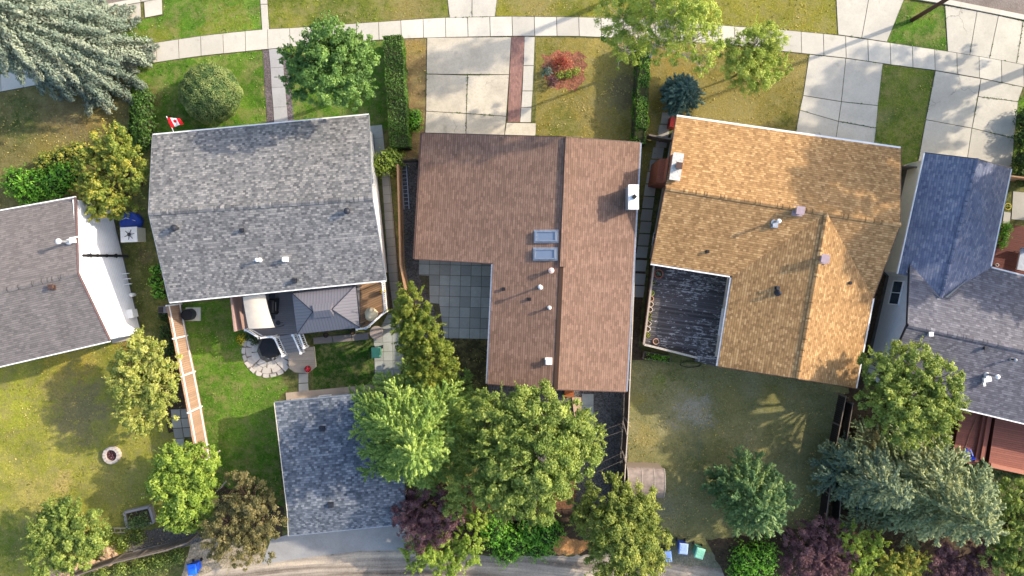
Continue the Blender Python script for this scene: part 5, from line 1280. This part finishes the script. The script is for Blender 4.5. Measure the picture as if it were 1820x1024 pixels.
for x in (-Lx-.0, -.3, .55, Lx): 
    m = MB()
    for i in range(n-1): m.beam(cc+Z@Vector((x, prof[i][0], prof[i][1]+.012)), cc+Z@Vector((x, prof[i+1][0], prof[i+1][1]+.012)), .05, .02)
    m.build('roof_seam', M_seam, t)
m = MB(); w = [cc+Z@Vector((x, y, 0)) for x, y in ((-Lx+.06,-Ly+.05),(Lx-.06,-Ly+.05),(Lx-.06,Ly-.05),(-Lx+.06,Ly-.05))]
m.prism([tuple(v[:2]) for v in w], 0, hs)
for x in (-Lx+.08, Lx-.08):
    q = [cc+Z@Vector((x, y*.95, hs+(z-hs)*.92)) for y, z in prof]; m.add(q, [tuple(range(len(q)))])
m.build('wall', boards("shed_wall", (150,134,118), .15), t)
m = MB(); m.box(cc+Z@Vector((0,-Ly+.03,.65)), (.8,.05,1.25), ang); d_ = m.build('door', M_wood_gr, t); MB().box(cc+Z@Vector((.3,-Ly-.01,.7)), (.05,.05,.1), ang).build('handle', M_dark, d_)
# clothes line posts at the long fence
def cpost(label, base, a, b):
    g = G(*base); t = thing('clothesline_post', label, 'clothesline', g)
    m = MB(); m.box((g.x,g.y,.9), (.1,.1,1.8)); m.build('post', M_wood_gr, t)
    m = MB()
    for o in (0, .22): A_ = P(a[0], a[1], 2.0)+Vector((0,-o*2.4,0)); B_ = P(b[0], b[1], 2.0)+Vector((0,-o*2.4,0)); m.tube([A_, B_], .009, 5)
    m.build('line', M_wood_gr, t)
    m = MB(); A_ = P(a[0], a[1], 1.95); m.beam(A_+Vector((0,.15,0)), A_+Vector((.3,-.9,0)), .06, .06); m.beam((g.x,g.y,1.75), A_+Vector((.1,-.3,0)), .06, .06); m.build('crossarm', M_wood_gr, t)
cpost('clothesline post with pale lines behind the brown house, upper one', (1098,752), (1107,752), (1068,766)); cpost('clothesline post with pale lines behind the brown house, lower one', (1098,808), (1106,805), (1040,835))
# rear of the brown house: basement well with orange box
p = P(1011,697,.5); t = thing('wooden_crate', 'orange brown wooden crate against the rear of the brown house', 'crate', (p.x,p.y,0)); tiles(MB(), [(p.x-.3,p.y-.35),(p.x+.35,p.y-.35),(p.x+.35,p.y+.5),(p.x-.3,p.y+.5)], 0, .16, None, .015, 0, .5).build('boards', boards("crate_orange", (176,98,50), .2), t)
slabs('ramp_slab', [[(1016,706),(1033,706),(1035,746),(1021,744)]], concrete("beige_slab", (190,160,132), .3), z=.12, gap=.2, base=False)
t = thing('sloped_board', 'pale board lying at the corner of the tall white wall', 'board', G(215,600)); m = MB(); a = P(200,596,.3); m.box((P(214,594,.3).x, P(214,594,.3).y, .3), (1.1,.45,.08), .2); m.box((P(216,603,.1).x, P(216,603,.1).y, .1), (1.3,.35,.2), .2); m.build('planks', M_pale, t)

# ================================================================= ORANGE HOUSE: DARK DECK
M_deck_dk = NT("deck_peeling", .8); _m = M_deck_dk; a_ = _m.ramp(_m.island(), [(0, lin((60,56,56))), (1, lin((96,92,92)))])
_s = _m.n("ShaderNodeSeparateXYZ"); _m.l(_m.co.outputs['Object'], _s.inputs[0]); _c = _m.n("ShaderNodeCombineXYZ")
_m.l(_m.math('MULTIPLY', _s.outputs[0], 1.5), _c.inputs[0]); _m.l(_m.math('MULTIPLY', _m.island(), 91.0), _c.inputs[1]); _m.l(_m.math('MULTIPLY', _s.outputs[1], 3.0), _c.inputs[2])
pe = _m.noise(1.5, 6, .75, vec=_c.outputs[0]); pe2 = _m.noise(.4, 3, .6)
_f = _m.ramp(_m.math('ADD', _m.math('MULTIPLY', pe, .75), _m.math('MULTIPLY', pe2, .3)), [(.565, (0,0,0,1)), (.6, (.75,)*3+(1,))])
_m.color(_m.mix(_f, a_, lin((176,172,168)))); M_deck_dk = _m.m
t = thing('deck', 'dark weathered deck with peeling paint in the corner of the orange house', 'deck', P(1215,560,0)); z4 = 1.0
pl = [tuple(P(x,y,z4)[:2]) for x, y in ((1159,466),(1302,486),(1298,500),(1276,652),(1235,642),(1236,632),(1142,610))]
tiles(MB(), pl, R(-8), .145, None, .03, z4-.04, z4).build('planks', M_deck_dk, t)
mb = MB(); mb.prism(inset(pl, .04), .1, z4-.05); mb.build('deck_skirt', M_wood_dk, t)
def parapet(a, b, h, parent, mat, wd=.14):
    m = MB(); a = P(*a, z4); b = P(*b, z4); m.beam(a+Vector((0,0,h)), b+Vector((0,0,h)), wd, .05); m.beam(a+Vector((0,0,h/2)), b+Vector((0,0,h/2)), .04, h-.1)
    r = m.build('railing', mat, parent)
    for k in range(4): p = a.lerp(b, k/3); m = MB(); m.box(p+Vector((0,0,h/2+.02)), (.1,.1,h)); m.build('newel', mat, r)
parapet((1143,611),(1235,634), .5, t, plain("worn_rail", (176,166,152), .8, .25, 8), .14); parapet((1160,470),(1142,610), .5, t, boards("rail_taupe", (176,160,144), .1), .12)
cols = [((1161,502.5),(92,90,78),'empty wire plant stand','small dark wiry pot on the dark deck, first below the large terracotta bowl'),((1159,521),(150,160,90),'','pale green rimmed pot on the dark deck rail side'),((1157.5,531),(196,150,116),'','salmon rimmed pot right below the green rimmed one'),
 ((1157,541),(206,186,160),'','cream rimmed pot, third of the round row on the dark deck'),((1155.5,550.5),(216,196,172),'','palest round pot in the middle of the deck row'),((1154,559.5),(110,84,66),'','brown pot just below the palest round pot'),((1153,567.5),(96,80,66),'','small dark brown pot above the two square planters')]
for (xy, c, _, lb) in cols: pot(lb, xy[0], xy[1], z4, .17, .3, c, plant=LM['mid'] if c[0] < 160 else None, n=30)
pot('upper of two cream square planters on the dark deck', 1152.5, 575.5, z4, .22, .26, (206,192,170), square=True); pot('lower of two cream square planters on the dark deck', 1151.5, 585, z4, .22, .26, (210,196,176), square=True)
pot('pot of yellow green plants at the lower left of the dark deck', 1150.5, 595.5, z4, .2, .28, (120,110,60), plant=LM['yellow'], n=110)
pot('large terracotta bowl at the upper left corner of the dark deck', 1171, 487, z4, .3, .4, (150,86,66), plant=LM['darkspruce'], n=50)
pot('low terracotta tray at the lower corner of the dark deck', 1166, 607, z4, .2, .12, (196,150,130))
# hose
m = MB(); pts = []
for k in range(40): a = k/39*2*math.pi*1.15+.6; pts.append(P(1228+20*math.cos(a)*(1-k*.004), 647.5+5.5*math.sin(a), .05)+Vector((0,0,.02*k/39)))
m.tube(pts, .022, 6, False); p = P(1228,648,0); m.build('garden_hose', M_black, loc=(p.x,p.y,0), label='black garden hose looped on the dry lawn below the dark deck', cat='hose', smooth=True)
# planter under the deck edge
t = thing('planter_box', 'grey planter box with green plants below the dark deck railing', 'planter', P(1172,629,0)); q = [G(1143,624), G(1190,632), G(1188,643), G(1141,636)]
m = MB()
for i in range(4): m.beam(q[i]+Vector((0,0,.2)), q[(i+1)%4]+Vector((0,0,.2)), .05, .4)
m.build('box', M_wood_gr, t); MB().prism([tuple(v[:2]) for v in q], 0, .3).build('soil', M_soil, t)
n = 420; pos = np.array([(*q[0].lerp(q[1], rng.uniform()**.6).lerp(q[3].lerp(q[2], rng.uniform()), rng.uniform())[:2], rng.uniform(.3,.7)) for _ in range(n)]); leaf_obj('foliage', pos, unit(n)+np.array([0,0,.6]), rng.uniform(.03,.07,n), rng.uniform(0,1,n), LM['bright'], t)
# small flat porch roof awning by chimney
t = thing('porch_box', 'red metal box by the front corner of the orange house', 'box', P(1197,215,0)); MB().box((P(1197,217,.9).x, P(1197,217,.9).y, .45), (.45,.7,.9), R(-9)).build('cabinet', plain("box_red", (150,36,28), .5), t)

# ================================================================= BLUE HOUSE: RED DECKS
M_red = boards("deck_red", (150,92,76), .12); M_redd = boards("deck_dark_red", (96,48,38), .1)
t = thing('deck', 'red brown two level deck below the right house', 'deck', P(1760,790,0))
za, zb = .45, .95
tiles(MB(), [tuple(P(x,y,za)[:2]) for x, y in ((1714,700),(1758,708),(1736,822),(1733,826),(1692,818))], R(-9), .145, None, .014, za-.04, za).build('lower_planks', M_red, t)
tiles(MB(), [tuple(P(x,y,zb)[:2]) for x, y in ((1774,712),(1860,728),(1860,846),(1757,825))], R(-11), .145, None, .014, zb-.04, zb).build('upper_planks', M_red, t)
m = MB(); m.prism([tuple(P(x,y,zb)[:2]) for x, y in ((1775,713),(1859,729),(1859,845),(1759,824))], .1, zb-.045); m.prism([tuple(P(x,y,za)[:2]) for x, y in ((1716,702),(1757,709),(1735,821),(1693,817))], 0, za-.045); m.build('deck_skirt', M_redd, t)
for k, (x0, x1, y1, z) in enumerate(((1757,1736,821,.62),(1765,1746,817,.78))):
    a, b = P(x0, 708, z), P(x1, y1, z); m = MB(); m.beam(a, b, .3, .04); m.beam(a-Vector((.12,0,.1)), b-Vector((.12,0,.1)), .03, .16); m.build('step', M_red, t)
m = MB(); m.beam(P(1759,826,zb)+Vector((0,0,.1)), P(1860,848,zb)+Vector((0,0,.1)), .3, .06); m.build('bench_edge', boards("bench_pink", (186,124,100), .1), t)
t = thing('deck', 'dark red shaded front deck in the notch of the right house', 'deck', P(1790,440,0))
tiles(MB(), [tuple(P(x,y,.5)[:2]) for x, y in ((1768,396),(1860,408),(1860,500),(1745,482))], R(-12), .145, None, .012, .46, .5).build('planks', M_redd, t); MB().prism([tuple(P(x,y,.5)[:2]) for x, y in ((1769,398),(1859,410),(1859,499),(1747,481))], 0, .455).build('deck_skirt', M_redd, t)
slabs('path', [[(1765,330),(1786,332),(1783,370),(1761,368)],[(1800,340),(1860,346),(1860,395),(1797,390)],[(1762,372),(1782,374),(1779,398),(1758,396)],[(1784,376),(1796,378),(1794,400),(1781,398)]], M_paver_l, gap=.5)
pot('round yellow rimmed pot beside the right house wall', 1792, 367, 0, .22, .3, (200,176,80), plant=LM['mid'])
pot('little white pot on the dark red front deck', 1773, 471, .5, .1, .18, (214,206,200))
t = thing('lounge_chair', 'pale grey lounge chair on the dark red front deck at the right edge', 'chair', P(1816,465,.5)); p = P(1820,462,.9)
MB().box((p.x,p.y,.86), (.7,1.5,.1), -.2).build('seat', plain("chair_grey", (150,156,166)), t); MB().box((p.x+.1,p.y+.75,1.1), (.7,.1,.5), -.2).build('backrest', plain("chair_grey_b", (150,156,166)), t)
for sx in (-.28,.28):
    for sy in (-.6,.6): MB().box((p.x+sx,p.y+sy,.65), (.05,.05,.34)).build('leg', M_galv, t)
# blue chair
p = P(1718,806,za+.5); t = thing('garden_chair', 'blue chair on the lower red deck', 'chair', (p.x,p.y,za)); Z = Matrix.Rotation(R(20), 3, 'Z'); c = Vector((p.x,p.y,za)); M_bl = plain("chair_blue", (36,64,180), .45, .08)
def cb(name, ctr, size, mat=M_bl, tilt=0): m = MB(); m.box(c+Z@Vector(ctr), size, M=Z@Matrix.Rotation(tilt, 3, 'X')); m.build(name, mat, t)
cb('seat', (0,0,.4), (.52,.5,.05)); cb('backrest', (0,-.3,.66), (.56,.05,.5), tilt=.25)
for s in (-1,1): cb('armrest', (s*.3,-.02,.6), (.07,.5,.04), plain("chair_lightblue", (110,130,200)))
for sx in (-1,1):
    for sy in (-1,1): cb('leg', (sx*.25,sy*.22,.2), (.045,.045,.4))
p = P(1688,826,.3); t = thing('garden_rope', 'thin tan rope stretched over the lower red deck', 'rope', P(1715,770,za)); MB().tube([P(1736,742,za+.03), P(1722,776,za+.05), P(1709,818,za+.03)], .018, 5).build('rope', M_wood_or, t)
# blue grill by spruce
t = thing('parked_boat', 'pale edge of a covered cart in the shade below the big spruce', 'cart', P(1522,912,0)); p = P(1523,912,.9)
MB().box((p.x+.5,p.y,.5), (1.0,1.1,.7), -.1).build('cover', M_black, t); MB().box((p.x,p.y,.9), (.06,1.0,.08), -.1).build('rim', plain("rim_blue",(150,170,200)), t)
for s in (-1,1): MB().tube([(p.x+.5,p.y+s*.55,.2),(p.x+.5,p.y+s*.65,.2)], .2, 12).build('wheel', M_black, t)
t['category'] = 'cart'; t.name = 'covered_cart'

# ================================================================= POLE
g = G(1621,36); tp = Vector((g.x, g.y, 9.5)); t = thing('utility_pole', 'tall dark wooden utility pole on the grass between two driveways', 'utility pole', g)
MB().tube([g, g.lerp(tp,.5), tp], [.15,.13,.1], 12).build('pole', boards("pole_wood", (86,60,48), .1), t, smooth=True)
MB().box((g.x,g.y,8.7), (2.4,.1,.12), R(80)).build('crossarm', M_wood_dk, t)
# lawn bits
t = thing('garden_sign', 'small white post with a dark sign beside the blue spruce', 'post', G(168,70)); MB().tube([G(168,70), G(168,70)+Vector((0,0,1.5))], .03, 6).build('post', M_white, t); MB().box(G(168,70)+Vector((.12,0,1.4)), (.3,.03,.2)).build('sign_board', M_dark, t)  # thin post with a sign board, carries no lamp
# ================================================================= PLANTING
B, S = M_bark, M_stem
conifer('blue_spruce', 'huge silvery blue spruce in the upper left corner', 'tree', (162,102), 17, 4.0, LM['blue'], B, nb=400, z0=.8, droop=.75, fox=.36, spray=.075, dens=1.15, side=False, asp=.5, power=.7, blob=1, rise=.35)
conifer('blue_spruce', 'smaller blue spruce with its left side over the dark fence', 'tree', (1499,822), 8, 2.8, LM['blue2'], B, nb=105, z0=.7, droop=.3, fox=.2, spray=.085, dens=1.1, power=.7, asym=.15, rise=.25, asp=.42, blob=.3, jit=.6)
conifer('silver_spruce', 'largest grey green spruce at the lower right by the red deck', 'tree', (1602,856), 9.5, 4.7, LM['silver'], B, nb=135, z0=.8, droop=.3, fox=.21, spray=.09, dens=1.1, power=.72, asym=.2, rise=.25, asp=.42, blob=.3, jit=.55)
conifer('green_spruce', 'large bright green conifer between the garage and the brown house', 'tree', (770,740), 10.5, 5.2, LM['sprucegreen'], B, nb=190, z0=.9, droop=.25, fox=.22, spray=.09, dens=1.1, power=.7, asym=.2, rise=.3, asp=.42, blob=.3, jit=.55)
conifer('small_spruce', 'small dark blue spruce at the front corner of the orange house', 'tree', (1207,170), 2.2, 1.45, LM['darkspruce'], B, nb=170, z0=.15, droop=.1, fox=.15, spray=.075, dens=1.4, power=.5, side=True, rise=.35, trunk_r=.06)
tree('maple_tree', 'round green maple by the front path of the grey house', 'tree', [(560,105,6.8,44,1.6),(620,110,7.0,48,1.7),(590,80,8.1,44,1.5),(545,150,6.0,38,1.2),(625,155,6.0,40,1.2),(588,130,7.6,50,1.8),(575,60,7.6,22,.9),(640,80,6.6,28,1),(520,100,6.0,22,.8)], LM['maple'], B, dens=1.0, leaf=.095)
tree('yellowing_tree', 'yellowing broadleaf tree between the left house and the grey house', 'tree', [(205,265,3.6,40,1.4),(175,300,3.2,34,1.2),(230,300,3.8,38,1.3),(195,345,3.4,40,1.3),(225,355,3.2,30,1),(180,375,3,24,.8),(165,335,2.8,26,.9)], LM['yellow'], B, leaf=.09)
shrub('green_bush', 'leafy green bush at the left edge beside the taupe roof', 'bush', [(35,325,.9,30,.9),(70,330,.9,30,.9),(100,325,.9,32,.9),(55,345,.8,26,.7),(120,310,1,26,1)], LM['bright'], S, leaf=.08, core=True, depth=.35, ragged=.2)
shrub('gold_bush', 'golden bush behind the leafy green bush at the left', 'bush', [(85,290,.7,22,.7),(115,285,.8,28,.8),(140,270,.8,20,.8)], LM['yellow'], S, leaf=.08, depth=.35, ragged=.2)
shrub('cedar_hedge', 'dark cedar hedge between the spruce and the clipped round shrub', 'hedge', [(262,175,.8,16,.8),(256,200,.8,22,.9),(255,225,.8,24,.9),(258,250,.7,20,.8),(250,180,.8,14,.8)], LM['hedge'], S, leaf=.07, depth=.3, ragged=.15)
shrub('round_juniper', 'large clipped round shrub on the front lawn of the grey house', 'shrub', [(374,167,1.25,53,1.35)], LM['juniper'], S, leaf=.045, dens=2.6, depth=.1, ragged=.035, coresz=.86)
hedge('hedge', 'tall clipped green hedge beside the pitted driveway', [(704,77),(708,130),(711,185),(716,245),(718,268)], 1.32, 1.75, LM['hedge'], S, dens=1.2)
hedge('hedge', 'narrow hedge running down from the sidewalk at the brown house lawn', [(1138,76),(1137,130),(1135,190),(1132,236),(1131,262)], .95, 1.6, LM['hedge2'], S, leaf=.065, wob=.16, taper=.15)
shrub('lime_bush', 'lime green bush at the lower end of the clipped hedge', 'bush', [(685,290,.9,24,.8),(700,283,.9,20,.8),(672,292,.7,16,.6)], LM['lime'], S, leaf=.06, ragged=.2)
shrub('bright_bush', 'small bright green bush between the clipped hedge and the driveway', 'bush', [(738,207,.45,14,.5),(737,222,.45,14,.5)], LM['bright'], S, leaf=.07, ragged=.2)
shrub('red_shrub', 'red leaved shrub in the mulched bed of the brown house', 'shrub', [(998,108,.4,13,.5),(1006,116,.4,11,.4),(988,112,.3,9,.3)], LM['red'], S, leaf=.045, dens=.7, ragged=.3, depth=.7, core=False)
shrub('green_perennial', 'small light green plants in front of the red shrub', 'plant', [(995,134,.2,9,.25),(1010,132,.25,9,.3),(1024,127,.25,9,.3)], LM['lime'], S, leaf=.05, core=False, depth=.5)
shrub('dark_red_shrub', 'small dark purple shrub at the corner of the mulched bed', 'shrub', [(982,146,.3,12,.35)], LM['purple'], S, leaf=.05, core=False, depth=.5)
shrub('grey_perennial', 'faded grey green plant at the left of the red shrub', 'plant', [(972,128,.25,11,.25)], LM['darkspruce'], S, leaf=.05, core=False, depth=.6)
tree('birch_tree', 'tall sparse light green birch hanging over the sidewalk', 'tree', [(1110,35,7.6,48,1.4),(1165,28,9.0,50,1.6),(1215,40,11.2,50,1.5),(1245,72,10.0,37,1.3),(1190,80,9.4,37,1.2),(1120,80,5.6,35,1.1),(1165,0,10.0,44,1.4),(1225,5,12.5,48,1.4),(1100,100,5.0,19,.7),(1245,110,9.0,22,1.0)], LM['birch'], M_birchbark, leaf=.06, dens=.75, clump=(.2,.42), sparse=.1, trunk=(1150,110), trunk_r=.1, upbias=.1, ragged=.25)
tree('young_tree', 'airy young tree on the dry front lawn of the orange house', 'tree', [(1335,85,3.8,42,1.4),(1365,75,4,34,1.2),(1310,110,3.2,34,1.1),(1345,125,3.4,40,1.2),(1320,148,2.8,26,.9),(1378,110,3.4,28,1)], LM['birch'], B, leaf=.055, dens=.7, sparse=.05, trunk=(1306,135), trunk_r=.07, upbias=.15, ragged=.25)
tree('apple_tree', 'pale green apple tree on the left lawn beside the tan fence', 'tree', [(255,625,3.2,38,1.1),(285,640,3,30,1),(235,670,3.2,40,1.1),(280,690,3.2,38,1.1),(250,725,3,38,1),(285,735,2.6,26,.9),(215,660,2.6,24,.8),(245,760,2.2,20,.7),(300,665,2.6,22,.8)], LM['pale'], B, leaf=.085, ragged=.2)
shrub('under_bush', 'dark low bushes between the apple tree and the tan fence', 'bush', [(296,590,.5,16,.5),(306,620,.5,14,.5),(290,560,.4,12,.4)], LM['dark'], S, leaf=.07, depth=.5)
shrub('side_shrub', 'green shrub against the lower left wall of the grey house', 'shrub', [(279,480,.8,11,.6),(278,500,.8,12,.7),(284,520,.7,13,.6)], LM['bright'], S, leaf=.09, depth=.5)
tree('lime_tree', 'bright lime green tree at the lower end of the tan fence', 'tree', [(320,820,2.8,38,1),(355,835,2.8,34,1),(300,860,2.6,36,1),(345,880,2.6,40,1),(320,910,2.3,32,.9),(365,810,2.4,22,.8),(345,925,2,18,.7)], LM['lime'], B, leaf=.1, clump=(.3,.55))
tree('garden_tree', 'bushy green tree in front of the rocks at the lower left', 'tree', [(120,925,2.4,42,1),(90,945,2.2,38,1),(155,940,2.4,38,1),(85,985,2,36,.9),(130,975,2.2,40,.9),(165,960,2,28,.8),(105,900,2,26,.8)], LM['mid'], B, leaf=.09)
tree('bronze_tree', 'bronze olive tree between the garage and the lime tree', 'tree', [(440,885,3.2,40,1.2),(405,930,3,38,1.1),(460,920,3.2,38,1.1),(425,965,2.8,40,1),(460,970,2.4,30,.9),(385,960,2.2,26,.8),(478,900,2.6,26,.9),(425,855,2.4,22,.8),(455,860,2.4,20,.7)], LM['bronze'], B, leaf=.07, dens=.75, ragged=.3, sparse=.25)
tree('cedar_tree', 'tall narrow cedar at the lower end of the orange fence', 'tree', [(735,545,4.1,34,1.6),(728,575,3.9,32,1.5),(750,580,4.1,34,1.5),(745,605,3.5,36,1.4),(722,520,3.5,18,1)], LM['cedar'], B, leaf=.07, dens=1.5, clump=(.24,.45))
tree('cedar_tree', 'second cedar, touching the big green conifer below the patio', 'tree', [(775,630,4.1,34,1.5),(760,655,3.9,32,1.3),(790,650,3.7,27,1.2),(742,630,3.5,25,1.1)], LM['cedar'], B, leaf=.07, dens=1.5, clump=(.24,.45))
tree('backyard_tree', 'wide olive green tree behind the brown house', 'tree', [(838,860,5.2,42,1.3),(850,800,5.5,36,1.3),(815,895,4,26,1.0),(890,740,7.0,49,1.5),(950,745,7.2,56,1.6),(1010,760,7.0,49,1.5),(900,800,7.2,53,1.6),(960,810,7.6,60,1.8),(1020,800,6.8,47,1.4),(890,860,6.8,47,1.4),(945,875,7.0,51,1.5),(1045,775,6.4,29,1.1),(985,855,6.6,35,1.2),(860,730,6.6,33,1.2),(935,700,6.0,17,.8),(890,890,6.0,33,1.1)], LM['mid'], B, leaf=.085, dens=1.15, ragged=.2)
tree('purple_shrub', 'dark purple leaved tree at the lower right corner of the garage', 'tree', [(755,890,3,38,1.1),(730,915,2.8,34,1),(785,920,2.8,36,1),(750,940,2.4,36,.9),(790,875,2.8,22,.9)], LM['purple'], B, leaf=.06, dens=.8, ragged=.3)
tree('alley_bush', 'yellow green bush overhanging the alley below the purple tree', 'bush', [(760,965,1.8,34,.9),(740,985,1.5,28,.8),(790,985,1.6,36,.8),(835,960,1.8,30,.9),(825,985,1.4,28,.7),(850,925,1.8,22,.8)], LM['lime'], B, leaf=.08, trunk_r=.08)
shrub('hedge_bush', 'rich green rounded bushes along the alley left of the olive tree', 'bush', [(880,940,1.1,32,1.1),(915,960,1.1,30,1),(945,940,1.1,28,1.1),(975,945,1.2,30,1.1),(900,975,.8,30,.8),(955,968,.8,30,.8)], LM['bright'], S, leaf=.08, depth=.4, ragged=.22)
tree('olive_tree', 'yellowish olive tree beside the three bins at the alley', 'tree', [(1085,880,3.6,39,1.3),(1125,905,3.8,44,1.4),(1060,925,3.2,41,1.2),(1110,950,4,52,1.5),(1150,960,3.4,37,1.2),(1080,985,3.2,41,1.2),(1130,1000,3.4,44,1.2),(1165,990,2.8,24,.9),(1150,915,3,24,.9),(1035,900,2.6,24,.9)], LM['olive'], B, leaf=.08, ragged=.22)
conifer('plum_tree', 'spiky blue green leafy tree standing on the dry back yard', 'tree', (1306,856), 6.2, 3.0, LM['teal'], B, nb=95, z0=.9, droop=.12, fox=.22, spray=.085, dens=.9, power=.5, asym=.12, rise=.5, asp=.55, blob=.4, trunk_r=.12)
shrub('alley_shrub', 'bright green shrub at the alley under the blue green tree', 'bush', [(1325,990,1,28,1),(1355,985,1.1,28,1),(1345,1010,.9,34,.9),(1315,1015,.8,22,.8)], LM['bright'], S, leaf=.08, depth=.4, ragged=.2)
tree('purple_bush', 'purple leaved bush at the bottom left of the big spruce', 'bush', [(1425,965,1.8,34,.9),(1465,950,1.8,32,.9),(1450,990,1.6,38,.8),(1490,985,1.6,30,.8),(1410,1005,1.4,28,.7),(1480,1012,1.4,34,.7)], LM['purple'], B, leaf=.06, dens=.75, ragged=.3, trunk_r=.08)
tree('mixed_shrub', 'green shrub right of the purple bush at the bottom edge', 'bush', [(1510,955,1.8,26,.9),(1530,985,1.6,30,.8),(1550,965,1.6,24,.8),(1520,1010,1.4,26,.7)], LM['lime'], B, leaf=.08, trunk_r=.08, dens=.8)
tree('golden_shrub', 'golden green shrub at the bottom edge under the big spruce', 'bush', [(1585,1005,1.4,34,.8),(1620,1000,1.5,28,.8),(1605,1020,1.2,34,.7)], LM['yellow'], B, leaf=.08, trunk_r=.08)
tree('plum_bush', 'reddish purple bush at the lower right corner', 'bush', [(1685,1000,1.6,36,.9),(1730,1005,1.6,34,.9),(1700,1022,1.4,40,.8),(1745,975,1.5,24,.7)], LM['purple'], B, leaf=.065, dens=.8, ragged=.3, trunk_r=.08)
tree('shade_tree', 'dark green tree at the right edge near the bottom', 'tree', [(1800,880,3.4,34,1.2),(1785,930,3.2,34,1.2),(1810,960,3.2,38,1.2),(1780,990,2.8,34,1),(1840,920,3.6,40,1.4),(1815,1010,3,36,1.1)], LM['mid'], B, leaf=.085)
tree('ash_tree', 'full green tree overlapping the corner of the right house', 'tree', [(1570,660,5.4,42,1.5),(1620,650,5.6,42,1.5),(1665,680,5.4,40,1.4),(1590,710,5.6,46,1.6),(1645,725,5.4,44,1.5),(1560,720,4.8,36,1.3),(1605,755,4.8,40,1.3),(1685,720,4.8,26,1.1),(1660,765,4.4,26,1)], LM['mid'], B, leaf=.09)
tree('rust_sapling', 'small bronze leaved sapling in the shade of the big spruce', 'plant', [(1543,782,2.6,14,.6),(1552,775,2.6,10,.5)], LM['bronze'], B, leaf=.06, trunk_r=.05)
shrub('porch_plant', 'leafy green plant beside the dark red front deck', 'plant', [(1788,405,.6,11,.5),(1783,420,.6,11,.5),(1780,434,.5,9,.4)], LM['bright'], S, leaf=.07, core=False, depth=.6)
shrub('side_hedge', 'dark clipped hedge at the right edge beyond the wide driveway', 'hedge', [(1825,210,.6,22,.7),(1825,245,.6,22,.7),(1822,285,.6,22,.7),(1818,315,.5,18,.6)], LM['dark'], S, leaf=.07)
shrub('weed_patch', 'weedy green growth along the outside of the alley fence', 'weeds', [(215,1012,.3,16,.3),(250,1008,.3,20,.3),(285,1000,.4,22,.4),(315,990,.4,18,.35),(180,1020,.3,16,.3)], LM['mid'], S, leaf=.06, core=False, depth=.7)
shrub('weed_patch', 'leafy green growth between the garden tree and the rocks', 'weeds', [(190,950,.3,18,.35),(215,965,.3,20,.3),(170,975,.4,18,.4),(245,955,.3,16,.3)], LM['mid'], S, leaf=.06, core=False, depth=.7)
shrub('flagstone_shrub', 'dark green ferny plant by the flagstone circle', 'plant', [(444,598,.3,9,.35),(452,606,.3,9,.3)], LM['dark'], S, leaf=.05, core=False, depth=.6)
# trees and a pole just outside the picture whose shade falls into it
tree('street_tree', 'tall street tree beyond the top edge above the brown house drive', 'tree', [(1280,-150,9,56,2.2),(1225,-125,8,44,1.6),(1330,-160,8,44,1.6)], LM['mid'], B, leaf=.13, trunk=(1200,-46), trunk_r=.26, dens=.4, sparse=.3)
tree('street_tree', 'large tree beyond the right edge beside the wide driveway', 'tree', [(2040,20,6.5,85,2.8),(2000,80,5,60,2),(2090,70,7,80,2.6),(2040,-50,7,70,2.5),(1985,20,4.5,50,1.8),(2150,60,11.5,90,2.2),(2130,110,12.5,70,2),(2100,0,10,70,2.4)], LM['mid'], B, leaf=.14, trunk=(1900,95), trunk_r=.3, dens=.5)
tree('street_tree', 'large tree beyond the right edge beside the blue roofed house', 'tree', [(2060,310,6.5,85,2.8),(2010,360,5,60,2.2),(2090,390,7,75,2.6),(2050,260,6,70,2.4),(1990,300,6.5,60,2.2),(2010,240,8,70,2.2),(2130,330,10,80,2.4),(2060,450,6.5,60,2),(2150,250,11,80,2.4)], LM['mid'], B, leaf=.14, trunk=(1950,350), trunk_r=.3, dens=.5)
